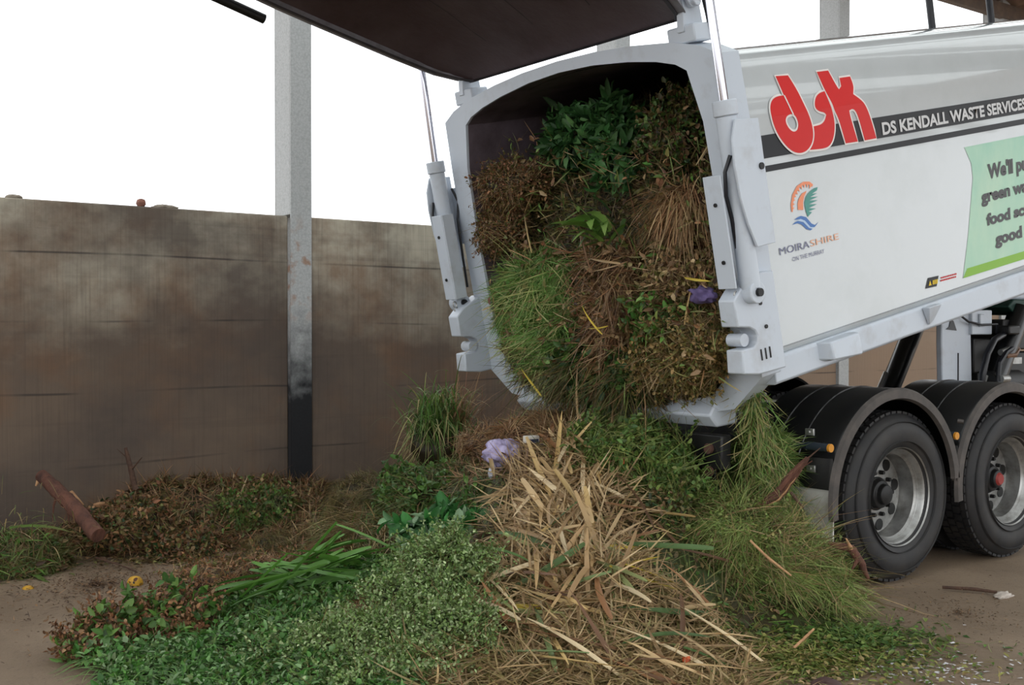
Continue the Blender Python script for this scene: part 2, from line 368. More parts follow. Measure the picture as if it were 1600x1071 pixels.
# latch plates at the lower corners of the frame
for s in (-1, 1):
    dw = .03 if s < 0 else -.03
    poly = [(.02, .55), (-.09, .56), (-.25, .50), (-.315, .45), (-.315, .31), (-.225, .29), (-.185, .265), (-.17, .235), (-.18, .20), (-.21, .18), (-.305, .185), (-.32, .06), (-.20, .03), (.02, .02)]
    poly = [(u, z+dw) for u, z in poly]
    mb = MB(TB); mb.prism(poly, lambda p: (p[0], s*1.22, p[1]), lambda p: (p[0], s*1.335, p[1]))
    pl = mb.build('latch_plate', M['white_worn'], truck, bevel=.008)
    mb = MB(TB)
    for k in range(3): mb.box((-.17+k*.035, s*1.338-.002, .10+dw), (-.162+k*.035, s*1.338+.002, .16+dw))
    for (u, z) in ((-.12, .40), (-.10, .27)): mb.tube([(u, s*1.325, z+dw), (u, s*1.342, z+dw)], .011, 10)
    mb.build_each('latch_slot', M['chassis'], pl)
    mb = MB(TB); mb.tube([(-.24, s*1.20, .225+dw), (-.24, s*1.30, .225+dw)], .035, 14); mb.build('latch_pin', M['white_worn'], pl)
# hydraulic cylinders that lift the door, their guards and covers
for s in (-1, 1):
    mb = MB(TB); y = s*1.345
    mb.tube([(-.19, y, .52), (-.19, y, 1.42)], .055, 20); mb.tube([(-.19, y, 1.42), (-.19, y, 1.50)], .064, 20)
    mb.tube([(-.19, y-.05, .50), (-.19, y+.05, .50)], .06, 16)
    cyl = mb.build('lift_cylinder', M['white_worn'], truck, bevel=.006)
    mb = MB(TB); mb.tube([(-.19, y, 1.50), (-.17, y*.985, 2.33)], .024, 16); mb.build('chrome_rod', M['chrome'], cyl)
    mb = MB(TB); mb.tube([(-.19, y-.07, .50), (-.19, y+.07, .50)], .022, 12); mb.build('pivot_pin', M['chassis'], cyl)
    mb = MB(TB)
    mb.prism([(1.225, .54), (1.345, .54), (1.345, 1.13), (1.225, 1.13)], lambda p: (-.30, s*p[0], p[1]), lambda p: (-.288, s*p[0], p[1]))
    mb.box((-.295, s*1.225-.006, .54), (-.2, s*1.225+.006, 1.13))
    gd = mb.build('cylinder_guard', M['white_worn'], truck, bevel=.003)
    mb = MB(TB)
    for z in (.68, .98): mb.tube([(-.308, s*1.29, z), (-.298, s*1.29, z)], .011, 8)
    mb.build_each('guard_bolt', M['chassis'], gd)
    poly = [(-.06, 1.385), (-.235, 1.395), (-.275, 1.30), (-.285, 1.17), (-.275, 1.0), (-.245, .86), (-.20, .735), (-.055, .735)]
    mb = MB(TB); mb.prism(poly, lambda p: (p[0]+.02, s*1.41, p[1]), lambda p: (p[0]+.02, s*1.425, p[1]))
    mb.box((-.05, s*1.26-.03, .9), (-.02, s*1.41, 1.3)) if s > 0 else mb.box((-.05, -1.41, .9), (-.02, -1.23, 1.3))
    cv = mb.build('cover_plate', M['white_worn'], truck, bevel=.003)
    mb = MB(TB); mb.tube([(-.07, s*1.425, 1.14), (-.07, s*1.434, 1.14)], .018, 12); mb.build('cover_bolt', M['chassis'], cv)
    mb = MB(TB)
    mb.tube([(-.24, s*1.38, 1.22), (-.275, s*1.36, 1.14), (-.28, s*1.35, 1.02), (-.25, s*1.34, .9), (-.23, s*1.33, .72), (-.22, s*1.32, .56)], .011, 8)
    mb.tube([(-.12, s*1.30, 1.30), (-.09, s*1.29, 1.2), (-.12, s*1.29, 1.08), (-.14, s*1.28, .8), (-.13, s*1.3, .6)], .009, 8)
    mb.build_each('hydraulic_hose', M['hose'], cyl)
    mb = MB(TB)                                # loops of chain at the foot of the guard
    for k in range(3):
        r = .022; c = (-.27+.01*k, s*1.30+.012*(k-1), .50-.04*k)
        mb.tube([(c[0]+r*.6*math.cos(t), c[1], c[2]+r*math.sin(t)) for t in np.linspace(0, 2*PI, 11)], .005, 6, caps=False)
    mb.build_each('chain_link', M['silver'], gd)
# rear door, swung up about the hinges on top of the frame
DA = math.radians(24.5)
HU, HW = -.02, 1.975
def D(s_, y, h):                               # s along the door from the hinge, h outwards (up)
    return B(HU-s_*math.cos(DA)-h*math.sin(DA)*-.0-h*math.sin(DA), y, HW+s_*math.sin(DA)+h*math.cos(DA)-h*0)
def door_half(s_):
    pts = [(0, .98), (.07, 1.04), (.22, 1.11), (.5, 1.13), (1.3, 1.13), (1.9, 1.08), (2.05, 1.0), (2.12, .8)]
    return float(np.interp(s_, [p[0] for p in pts], [p[1] for p in pts]))
ss = [0, .03, .07, .14, .22, .35, .55, .8, 1.1, 1.4, 1.7, 1.9, 2.0, 2.08, 2.12]
def depth(s_, t): return .34*(1-abs(t)**5)*min(1, (s_/.5)**.6 if s_ > 0 else 0)*min(1, ((2.12-s_)/.4)**.6 if s_ < 2.12 else 0)
NT = 24
mb = MB()
inner_l = [[D(s_, door_half(s_)*t, depth(s_, t)) for t in np.linspace(-1, 1, NT+1)] for s_ in ss]
mb.m = 1; mb.loft(inner_l, closed=False)
outer_l = [[D(s_, (door_half(s_)+.02)*t, depth(s_, t)+.05) for t in np.linspace(-1, 1, NT+1)] for s_ in ss]
mb.m = 0; mb.loft(outer_l, closed=False)
door = mb.build('rear_door', [M['white'], M['door_inner']], truck, fix=False)
tag(door, 'raised rear door with a dirty dark inside')
rim = [(s_, door_half(s_)) for s_ in ss]
M['rim'] = mat('dusty_grey_door_edge', (128, 126, 132), .5, noise=(90, 84, 86), nscale=8)
loop = [(a, b) for a, b in rim]+[(a, -b) for a, b in rim[::-1]]
mb = MB()
mb.loft([[D(a*1.0, b*.965, .0) for a, b in loop], [D(a, b*1.03, .0) for a, b in loop], [D(a, b*1.03, .09) for a, b in loop], [D(a, b*.965, .06) for a, b in loop], [D(a*1.0, b*.965, .0) for a, b in loop]])
mb.build('door_rim', M['rim'], door)
M['seal'] = mat('black_door_seal', (38, 34, 38), .6, noise=(70, 60, 58), nscale=12)
mb = MB(); mb.loft([[D(.02+a*.985, b*.962, -.012) for a, b in loop], [D(.02+a*.985, b*.985, -.012) for a, b in loop], [D(.02+a*.985, b*.985, .004) for a, b in loop], [D(.02+a*.985, b*.962, .004) for a, b in loop], [D(.02+a*.985, b*.962, -.012) for a, b in loop]])
mb.build('door_seal', M['seal'], door)
mb = MB()
for t in (-.45, .03, .48):
    mb.loft([[D(s_, door_half(s_)*t-.004, depth(s_, t)-.003), D(s_, door_half(s_)*t+.004, depth(s_, t)-.003)] for s_ in ss[3:-2]], closed=False)
mb.build_each('weld_seam', M['seal'], door, fix=False)
for s in (-1, 1):
    yc = 1.03*s
    mb = MB(TB); mb.prism([(-.10, 1.90), (.06, 1.90), (.05, 2.06), (.0, 2.13), (-.07, 2.10)], lambda p: (p[0], yc-.025, p[1]), lambda p: (p[0], yc+.025, p[1]))
    mb.tube([(-.03, yc-.09, 2.05), (-.03, yc+.09, 2.05)], .028, 14)
    mb.build('door_hinge', M['white_worn'], truck, bevel=.005)
    mb = MB(TB)
    for q in (-.05, .05): mb.prism([(-.05, 2.02), (.02, 2.03), (.0, 2.14), (-.12, 2.38), (-.3, 2.42), (-.3, 2.2), (-.1, 2.09)], lambda p: (p[0], yc+q-.012, p[1]), lambda p: (p[0], yc+q+.012, p[1]))
    mb.build_each('hinge_arm', M['white_worn'], door, bevel=.004)
mb = MB(TB); mb.tube([(.04, -1.12, 1.86), (.03, -1.12, 1.98), (.0, -1.13, 2.1), (-.02, -1.13, 2.2)], .013, 8); mb.tube([(-.02, -1.13, 2.17), (-.02, -1.13, 2.25)], .03, 10)
mb.build('door_hose', M['hose'], truck)
mb = MB(TB); mb.tube([(-1.36, 1.19, 2.505), (-1.75, 1.19, 2.70)], .03, 12); mb.build('door_prop', M['chassis'], door)

# ---- markings on the near side of the body
def side_y(z):
    return float(np.interp(z, [.13, 1.385, 1.662, 1.735], [1.25, 1.25, 1.222, 1.185]))
def decal_mesh(name, bm, m, parent, off):
    bmesh.ops.bisect_plane(bm, geom=bm.verts[:]+bm.edges[:]+bm.faces[:], plane_co=(0, 1.385, 0), plane_no=(0, 1, 0))
    for v in bm.verts:
        u, z, e = v.co; v.co = B(u, -(side_y(z)+off+e), z)
    bmesh.ops.recalc_face_normals(bm, faces=bm.faces)
    me = bpy.data.meshes.new(name); bm.to_mesh(me); bm.free(); me.materials.append(m)
    return link_mesh(name, me, parent)
def decal(name, polys, m, parent, off=.003, hole=None):
    bm = bmesh.new()
    for poly in polys:
        vs = [bm.verts.new((u, z, 0)) for u, z in poly]
        es = [bm.edges.new((vs[i], vs[(i+1) % len(vs)])) for i in range(len(vs))]
        if hole:
            hv = [bm.verts.new((u, z, 0)) for u, z in hole]; es += [bm.edges.new((hv[i], hv[(i+1) % len(hv)])) for i in range(len(hv))]
        bmesh.ops.triangle_fill(bm, use_beauty=True, use_dissolve=False, edges=es)
    return decal_mesh(name, bm, m, parent, off)
def smooth_poly(p, k=2):
    for _ in range(k):
        q = []
        n = len(p)
        for i in range(n):
            a, b_, c = np.array(p[i-1]), np.array(p[i]), np.array(p[(i+1) % n])
            ang = np.dot((b_-a)/np.linalg.norm(b_-a), (c-b_)/np.linalg.norm(c-b_))
            if ang < .55: q.append(tuple(b_))                    # keep real corners
            else: q += [tuple(b_*.75+a*.25), tuple(b_*.75+c*.25)]
        p = q
    return p
def grow(p, d):
    p = np.array(p); n = len(p); out = []
    area = sum(p[i][0]*p[(i+1) % n][1]-p[(i+1) % n][0]*p[i][1] for i in range(n)); sg = 1 if area > 0 else -1
    for i in range(n):
        t = p[(i+1) % n]-p[i-1]; t = t/np.linalg.norm(t); out.append((p[i][0]+sg*t[1]*d, p[i][1]-sg*t[0]*d))
    return out
def text_decal(name, s, u0, z0, u1, z1, m, parent, off=.004, shear=0, bold=0):
    """writes s into the box u0..u1, z0..z1 of the side"""
    cu = bpy.data.curves.new('t', 'FONT'); cu.body = s; cu.size = 1; cu.offset = bold; cu.resolution_u = 4
    ob = bpy.data.objects.new('t', cu); C.objects.link(ob)
    dg = bpy.context.evaluated_depsgraph_get(); me = bpy.data.meshes.new_from_object(ob.evaluated_get(dg))
    bpy.data.objects.remove(ob); bpy.data.curves.remove(cu)
    bm = bmesh.new(); bm.from_mesh(me); bpy.data.meshes.remove(me)
    xs = [v.co.x for v in bm.verts]; ys = [v.co.y for v in bm.verts]
    has_desc = any(ch in s for ch in 'gpqy'); lo, hi = min(ys), max(ys)
    for v in bm.verts:
        tz = (v.co.y-lo)/(hi-lo); z = z0+tz*(z1-z0)
        v.co = ((u0+(v.co.x-min(xs))/(max(xs)-min(xs))*(u1-u0))+shear*(z-z0), z, 0)
    return decal_mesh(name, bm, m, parent, off)
decal('stripe', [[(.085, 1.17), (UL-.1, 1.145), (UL-.1, 1.268), (.09, 1.294)]], M['dark_vinyl'], body, .002)
decal('stripe', [[(.094, 1.097), (UL-.1, 1.068), (UL-.1, 1.108), (.09, 1.130)]], M['dark_vinyl'], body, .002)
LD = [(.372, 1.599), (.477, 1.595), (.528, 1.508), (.568, 1.405), (.6, 1.324), (.605, 1.256), (.58, 1.203), (.528, 1.169), (.465, 1.162), (.407, 1.178), (.348, 1.223), (.297, 1.289), (.271, 1.357), (.267, 1.417), (.284, 1.459), (.317, 1.483), (.361, 1.49), (.407, 1.49)]
LDH = [(.429, 1.383), (.458, 1.38), (.479, 1.353), (.485, 1.319), (.469, 1.291), (.438, 1.283), (.407, 1.299), (.384, 1.329), (.379, 1.357), (.397, 1.377)]
LS = [(.768, 1.482), (.718, 1.477), (.677, 1.456), (.655, 1.419), (.657, 1.391), (.687, 1.373), (.727, 1.365), (.742, 1.349), (.721, 1.317), (.681, 1.299), (.617, 1.297), (.613, 1.244), (.592, 1.201), (.555, 1.172), (.662, 1.165), (.727, 1.169), (.77, 1.198), (.798, 1.247), (.81, 1.302), (.803, 1.36), (.788, 1.418)]
LK = [(.733, 1.595), (.837, 1.595), (.884, 1.501), (.899, 1.481), (.925, 1.497), (.926, 1.545), (1.026, 1.546), (1.041, 1.488), (1.02, 1.443), (1.095, 1.396), (1.132, 1.34), (1.16, 1.255), (1.182, 1.168), (1.067, 1.168), (1.042, 1.279), (1.021, 1.339), (.992, 1.362), (.956, 1.353), (.959, 1.316), (1.0, 1.169), (.885, 1.171), (.852, 1.31), (.816, 1.376), (.813, 1.405), (.773, 1.482)]
LS, LK, LD = smooth_poly(LS), smooth_poly(LK), smooth_poly(LD)
for nm, P, o in (('letter_s', LS, .003), ('letter_k', LK, .004), ('letter_d', LD, .006)):
    hole = smooth_poly(LDH) if nm == 'letter_d' else None
    a = decal(nm, [P], M['red'], body, o+.0012, hole)
    decal('letter_outline', [grow(P, .011)], M['outline'], body, o, grow(smooth_poly(LDH), -.012) if hole else None)
decal('letter_slit', [[(.402, 1.49), (.412, 1.49), (.455, 1.378), (.444, 1.379)]], M['outline'], body, .009)
text_decal('lettering', 'DS KENDALL WASTE SERVICES', 1.25, 1.178, 2.90, 1.254, M['letter'], body, .005, bold=.035)
# council crest
arc = [(.332, .855), (.334, .894), (.358, .947), (.406, .989), (.467, 1.005), (.52, .999), (.548, .978), (.536, .966), (.507, .984), (.468, .989), (.425, .976), (.381, .941), (.356, .902), (.343, .853)]
teeth = []
ac = [(.343, .872), (.348, .895), (.358, .918), (.373, .938), (.392, .955), (.414, .970), (.440, .981), (.468, .987), (.495, .984), (.52, .974)]
for i, (u, z) in enumerate(ac):
    d = Vector((.47-u, .89-z)); d = d/d.length; n_ = Vector((-d.y, d.x))
    teeth.append([(u-n_.x*.009-d.x*.004, z-n_.y*.009-d.y*.004), (u+n_.x*.009-d.x*.004, z+n_.y*.009-d.y*.004), (u+d.x*.02, z+d.y*.02)])
decal('crest_sun', [arc], M['orange'], body); decal('crest_teeth', teeth, M['orange'], body, .0035)
decal('crest_heart', [[(.388, .858), (.392, .89), (.405, .915), (.441, .943), (.486, .952), (.456, .922), (.440, .89), (.435, .851)]], M['orange'], body)
decal('crest_leaf', [[(.585, .959), (.55, .957), (.514, .946), (.485, .932), (.467, .915), (.453, .893), (.451, .872), (.455, .84), (.465, .807), (.48, .815), (.507, .828), (.477, .836), (.546, .843), (.484, .854), (.559, .866), (.49, .875), (.57, .887), (.498, .895), (.576, .906), (.509, .913), (.573, .926), (.528, .929), (.575, .942)]], M['teal'], body)
decal('crest_wave', [[(.346, .808), (.375, .818), (.407, .822), (.449, .809), (.49, .766), (.519, .753), (.553, .765), (.512, .742), (.477, .748), (.436, .791), (.403, .805)], [(.324, .784), (.35, .795), (.375, .798), (.421, .784), (.463, .744), (.492, .735), (.473, .73), (.44, .742), (.402, .775), (.368, .786)]], M['blue'], body)
decal('crest_wave', [[(.350, .799), (.404, .806), (.437, .791), (.477, .749), (.508, .742), (.490, .737), (.463, .746), (.422, .785), (.376, .799)]], M['pale_blue'], body, .0025)
text_decal('lettering', 'MOIRA', .187, .637, .446, .677, M['slate'], body); text_decal('lettering', 'SHIRE', .456, .640, .714, .676, M['peach'], body)
text_decal('lettering', 'ON THE MURRAY', .286, .585, .569, .609, M['slate'], body)
# printed advertisement
ad = decal('advert_panel', [[(2.10, 1.010), (2.158, .90), (2.158, .806), (2.03, .45), (1.916, .19), (UL-.1, .165), (UL-.1, .995)]], M['ad_teal'], body, .002)
decal('advert_band', [[(1.975, .245), (1.916, .192), (UL-.1, .166), (UL-.1, .216)]], M['ad_green'], body, .004)
for s_, z0, z1, ua, ub in (("We'll put", .745, .875, 2.325, 2.88), ('green waste', .604, .704, 2.22, 2.98), ('food scraps', .453, .556, 2.25, 2.99), ('good use', .31, .415, 2.33, 2.94)):
    text_decal('advert_lettering', s_, ua, z0, ub, z1, M['ad_text'], body, .005, shear=.12, bold=.045)
decal('warning_label', [[(1.535, .263), (1.652, .257), (1.617, .196), (1.495, .203)]], M['dark_vinyl'], body)
decal('warning_mark', [[(1.530, .215), (1.562, .213), (1.551, .245)]]+[[(1.572+.015*i, .214-.0006*i), (1.583+.015*i, .213-.0006*i), (1.591+.015*i, .240-.0006*i), (1.58+.015*i, .241-.0006*i)] for i in range(4)], M['yellow'], body, .005)
decal('warning_lines', [[(1.672+.02*i, .233-.0006*i), (1.686+.02*i, .233-.0006*i), (1.688+.02*i, .243-.0006*i), (1.674+.02*i, .243-.0006*i)] for i in range(9)]+[[(1.664+.02*i, .216-.0006*i), (1.678+.02*i, .216-.0006*i), (1.68+.02*i, .226-.0006*i), (1.666+.02*i, .226-.0006*i)] for i in range(9)], M['red'], body, .004)
# black hoop on the body roof
for u0, u1 in ((2.62, 3.38),):
    mb = MB(TB); mb.tube([(u0, -.8, 1.80), (u0, -.8, 2.10), (u0+.03, -.8, 2.15), (u0+.1, -.8, 2.17), (u1-.1, -.8, 2.17), (u1-.03, -.8, 2.15), (u1, -.8, 2.10), (u1, -.8, 1.80)], .024, 10)
    mb.build('roof_rail', M['hose'], truck)

# ---- chassis
M['lamp'] = mat('dusty_lamp_lens', (92, 66, 56), .5)
mb = MB()
for y in (-.43, .43): mb.box((4.75, TY+y-.04, .72), (12, TY+y+.04, 1.0))
for x in (4.8, 6.1, 7.36, 9, 10.5): mb.box((x-.06, TY-.43, .75), (x+.06, TY+.43, .96))
mb.box((4.84, TY-.95, .74), (4.92, TY+.5, .94))
chassis = mb.build('chassis', M['chassis'], truck, bevel=.01)
mb = MB(); mb.box((5.0, TY-.75, .45), (5.06, TY+.45, .74)); mb.tube([(5.02, TY-.85, .55), (5.02, TY+.5, .55)], .05, 12); mb.build('underrun_bar', M['chassis'], chassis, bevel=.008)
for z in (.86, .73):
    mb = MB(); mb.tube([(4.82, TY-.86, z), (4.842, TY-.86, z)], .03, 14); mb.build('tail_lamp', M['lamp'], chassis)
for x in (6.1, 7.36):
    mb = MB(); mb.tube([(x, TY-1.0, .52), (x, TY+1.0, .52)], .075, 14)
    mb.lathe([(.02, -.22), (.14, -.2), (.21, -.08), (.21, .08), (.14, .2), (.02, .22)], 18, lambda a, b_, h: (x+a, TY+h, .52+b_))
    mb.build('axle', M['chassis'], truck)
mb = MB()
for z, y in ((1.035, TY-.55), (1.065, TY-.42)): mb.tube([(5.2, y, z), (8.0, y, z)], .013, 10)  # two slim silver tubes running along above the chassis
mb.build_each('silver_tube', M['silver'], chassis)
# ---- wheels
WR = .52
def wheel_meshes(x, side):
    """dual wheels; side -1 is the near one. Outer tyre face at TY+side*1.24"""
    S = side
    def f(a, b_, h): return (x+a, TY+S*(1.24-h), .52+b_)
    rimprof = [(.296, .0), (.302, -.008), (.302, .012), (.29, .02), (.278, .035), (.272, .06), (.255, .075), (.25, .13), (.246, .16), (.246, .175), (.23, .18), (.19, .176), (.12, .168), (.10, .168)]
    mb = MB(); mb.lathe(rimprof, 64, f)
    mb.lathe([(.302, .012), (.305, .03), (.27, .06), (.262, .26), (.30, .3)], 64, f)
    wh = mb.build('wheel', M['silver'], truck, fix=True); tag(wh, 'rear dual wheel with a deep-dished silver rim' if S < 0 else None)
    out = [wh]
    # hand holes as dark ovals set through the disc, studs, hub
    mb = MB()
    for k in range(8):
        t = 2*PI*k/8+.2; mb.lathe([(.0, .163), (.036, .163), (.038, .166), (.038, .175)], 14, lambda a, b_, h: f(.2*math.cos(t)+a*1.0, .2*math.sin(t)+b_*1.0, h+.008))
    mb.build_each('hand_hole', M['black'], wh)
    mb = MB(); mb.lathe([(.0, .085), (.05, .085), (.06, .09), (.065, .12), (.085, .125), (.095, .155), (.105, .16), (.105, .172)], 28, f); mb.build('hub', M['chassis'], wh, bevel=.003)
    mb = MB()
    for k in range(10):
        t = 2*PI*k/10; c = (.135*math.cos(t), .135*math.sin(t)); mb.lathe([(.0, .14), (.012, .14), (.014, .148), (.015, .172)], 6, lambda a, b_, h: f(c[0]+a, c[1]+b_, h))
    mb.build_each('wheel_nut', M['chassis'], wh)
    for off in (0, .34):
        mb = MB()
        prof = [(.29, .02), (.31, -.005), (.345, -.02), (.40, -.028), (.44, -.022), (.475, .0), (.498, .018), (.505, .03), (.505, .23), (.498, .242), (.475, .26), (.43, .285), (.36, .28), (.30, .25)]
        mb.lathe([(r, h+off) for r, h in prof], 72, f)
        n = 56                                        # tread blocks in rows round the tyre
        for k in range(n):
            for (h0, h1, ph) in ((.030, .066, 0), (.08, .125, .5), (.137, .182, .2), (.194, .242, .6)):
                t0 = 2*PI*(k+ph)/n; t1 = t0+2*PI/n*.74
                vs_ = [(r*math.cos(t), r*math.sin(t), h+off) for r in (.500, .520) for (t, h) in ((t0, h0), (t1, h0), (t1, h1), (t0, h1))]
                mb.add([f(*v) for v in vs_], [(0, 1, 2, 3), (4, 5, 6, 7), (0, 1, 5, 4), (1, 2, 6, 5), (2, 3, 7, 6), (3, 0, 4, 7)])
        # sidewall rings and faint raised size marks
        if off == 0:
            for r in (.335, .452): mb.lathe([(r, -.019 if r < .4 else -.016), (r+.004, -.032 if r < .4 else -.026), (r+.008, -.018)], 72, f)
        mb.build('tyre', M['rubber'], wh)
    if S < 0:
        bm = bmesh.new()
    return wh
for x in (6.1, 7.36):
    for s in (-1, 1):
        wh = wheel_meshes(x, s)
        if s < 0 and x > 7:
            mb = MB(); mb.lathe([(0, .07), (.035, .07), (.045, .085)], 14, lambda a, b_, h: (x+a, TY-1.24+h, .52+b_)); mb.build('hub_cap', M['blackred'], wh)
# ---- mudguards
def guard(x, s):
    R = .635; t0, t1 = math.radians(188), math.radians(6)
    ya, yb = TY+s*1.28, TY+s*.64
    def P(r, t, y): return (x-.09+r*math.cos(t), y, .535+r*math.sin(t))
    ts = np.linspace(t0, t1, 40)
    nose = [(x-.09-.6, .63), (x-.09-.625, .76)]
    mb = MB(); la, lb = [], []
    prof = [(r_, yy) for r_, yy in ((R, ya), (R+.012, ya-s*.02), (R+.012, yb))]
    loops = []
    for (z) in (.62, .70, .80): loops.append([(x-.70, ya, z), (x-.715, ya-s*.02, z), (x-.715, yb, z), (x-.69, yb, z), (x-.69, ya, z)])
    for t in ts[6:]:
        loops.append([P(R, t, ya), P(R+.014, t, ya-s*.02), P(R+.014, t, yb), P(R-.006, t, yb), P(R-.006, t, ya)])
    mb.loft(loops, closed=True, caps=True)
    g = mb.build('mudguard', M['guard'], truck)
    mb = MB()                                         # moulded ribs over the guard
    for yy in (.26, .45):
        y = ya-s*yy
        mb.loft([[P(R+.012, t, y-.008), P(R+.020, t, y-.004), P(R+.020, t, y+.004), P(R+.012, t, y+.008)] for t in ts[6:]], closed=False)
    mb.build_each('guard_rib', M['black'], g)
    mb = MB(); mb.loft([[P(R-.055, t, ya-s*.004), P(R-.045, t, ya+s*.022), P(R+.006, t, ya+s*.022), P(R+.018, t, ya-s*.0), P(R, t, ya-s*.01)] for t in ts], caps=True)
    mb.build('guard_trim', M['trim'], g)
    xr = x-.74
    mb = MB(); mb.tube([(xr, TY+s*.3, .865), (xr, TY+s*1.12, .865)], .02, 12); mb.tube([(xr, TY+s*1.14, .865), (xr, TY+s*1.285, .865)], .026, 14)
    br = mb.build('guard_rod', M['chrome'], g); br.data.materials[0] = M['rod_black']
    mb = MB(); mb.tube([(xr, TY+s*1.285, .865), (xr, TY+s*1.30, .865)], .024, 14); mb.build('marker_lamp', M['amber'], g)
    mb = MB()
    for yy, z in ((1.14, .945), (.82, .95), (1.15, .735)):
        mb.box((x-.735, TY+s*yy-.03, z-.02), (x-.72, TY+s*yy+.03, z+.02)); mb.tube([(x-.745, TY+s*yy, z), (x-.73, TY+s*yy, z)], .012, 8)
    mb.build_each('guard_clip', M['silver'], g, per=2, bevel=.003)
    mb = MB()
    xf = x-.09+R+.03; 
    mb.tube([(xf-.055, ya+s*.02, .96), (xf-.035, ya+s*.05, .955)], .014, 8); mb.box((xf-.05, ya-.02, .58), (xf-.012, ya+.02, .68))
    mb.build_each('trim_end', M['trim'], g)
    return g
M['rod_black'] = mat('glossy_dark_rod', (74, 84, 96), .22, .6)
for x in (6.1, 7.36):
    for s in (-1, 1): guard(x, s)
for s in (-1, 1):
    mb = MB(); mb.box((5.395, TY+s*.99-.295, .16), (5.405, TY+s*.99+.295, .62)); mb.build('mudflap', M['flap'], truck)
    mb = MB()
    for k, z in ((0, .89), (1, .95)): mb.tube([(6.68+.05*k, TY+s*.35, z+.1), (6.68+.05*k, TY+s*1.0, z+.1)], .016, 10)
    mb.build_each('stay_rod', M['silver'], truck)
# ---- hoist struts, support tower and hydraulics between the body and the chassis
for y in (TY-.5, TY+.4):
    mb = MB(); mb.tube([(8.02, y, .55), (8.80, y, 1.70)], .085, 20); st = mb.build('hoist_strut', M['black'], truck)
    mb = MB(); mb.tube([(7.96, y-.0, .7), (8.30, y, 1.18)], .02, 8); mb.build('strut_line', M['silver'], st)
mb = MB()
mb.prism([(7.80, .9), (8.20, .9), (8.16, 1.9), (7.98, 1.85), (7.90, 1.72), (7.78, 1.60), (7.78, 1.45)], lambda p: (p[0], TY-.45, p[1]), lambda p: (p[0], TY-.40, p[1]))
tower = mb.build('support_tower', M['white_worn'], truck, bevel=.01)
mb = MB(); mb.box((8.14, TY-.48, 1.50), (8.42, TY-.38, 1.69)); mb.box((8.22, TY-.5, 1.56), (8.28, TY-.48, 1.66)); mb.tube([(8.3, TY-.34, 1.69), (8.3, TY-.34, 1.73)], .02, 8); mb.build('tower_box', M['white_worn'], tower, bevel=.008)
mb = MB(); mb.prism([(7.99, .95), (8.06, .95), (8.0, 1.05), (8.0, 1.36), (7.99, 1.36)], lambda p: (p[0], TY-.456, p[1]), lambda p: (p[0], TY-.44, p[1])); mb.build('tower_slot', M['hose'], tower)
mb = MB(); mb.prism([(7.83, 1.54), (7.97, 1.53), (7.93, 1.60), (7.89, 1.62), (7.87, 1.56)], lambda p: (p[0], TY-.456, p[1]), lambda p: (p[0], TY-.44, p[1])); mb.build('grease_mark', M['hose'], tower)
mb = MB(); mb.box((8.28, TY-.45, .95), (9.4, TY-.3, 1.36)); mb.box((8.55, TY-.5, 1.38), (9.5, TY-.1, 1.62)); mb.box((8.2, TY-.46, 1.2), (8.5, TY-.3, 1.47)); mb.box((8.46, TY-.6, 1.5), (8.62, TY-.45, 1.57))
mb.tube([(8.3, TY-.5, 1.12), (8.75, TY-.5, 1.12)], .1, 14)
hyd = mb.build('hydraulic_pack', M['chassis'], truck, bevel=.012)
mb = MB()
mb.tube([(8.46, TY-.55, 1.50), (8.30, TY-.57, 1.46), (8.18, TY-.58, 1.35), (8.12, TY-.58, 1.2), (8.13, TY-.56, 1.05), (8.2, TY-.5, .92)], .026, 10)
mb.tube([(8.6, TY-.56, 1.4), (8.45, TY-.58, 1.36), (8.32, TY-.6, 1.28), (8.3, TY-.6, 1.14)], .02, 8)
mb.tube([(7.96, TY-.47, 1.66), (8.05, TY-.5, 1.60), (8.2, TY-.52, 1.575), (8.42, TY-.52, 1.58), (8.45, TY-.5, 1.5)], .009, 8)
mb.build_each('hydraulic_hose', M['hose'], hyd)
mb = MB(); mb.tube([(8.62, TY-.53, 1.46), (8.66, TY-.56, 1.38), (8.58, TY-.58, 1.34), (8.48, TY-.56, 1.33)], .02, 8); mb.tube([(8.40, TY-.58, 1.02), (8.40, TY-.58, 1.1)], .035, 10); mb.build_each('bent_pipe', M['rust'], hyd)
mb = MB(); mb.tube([(8.42, TY-.55, 1.36), (8.62, TY-.55, 1.40)], .025, 10); mb.box((8.55, TY-.58, 1.27), (8.68, TY-.52, 1.32)); mb.tube([(8.30, TY-.62, 1.16), (8.40, TY-.62, 1.16)], .03, 10); mb.build_each('fitting', M['silver'], hyd)
mb = MB(); mb.prism([(8.62, 1.72), (8.70, 1.78), (9.4, 1.78), (9.4, 1.66), (8.72, 1.66)], lambda p: (p[0], TY-.5, p[1]), lambda p: (p[0], TY-.1, p[1])); mb.build('canvas_cover', M['greencap'], hyd, bevel=.01)
mb = MB(); mb.box((8.85, TY-.4, 1.78), (9.4, TY-.1, 1.95)); mb.build('header_tank', M['white_worn'], hyd, bevel=.02)
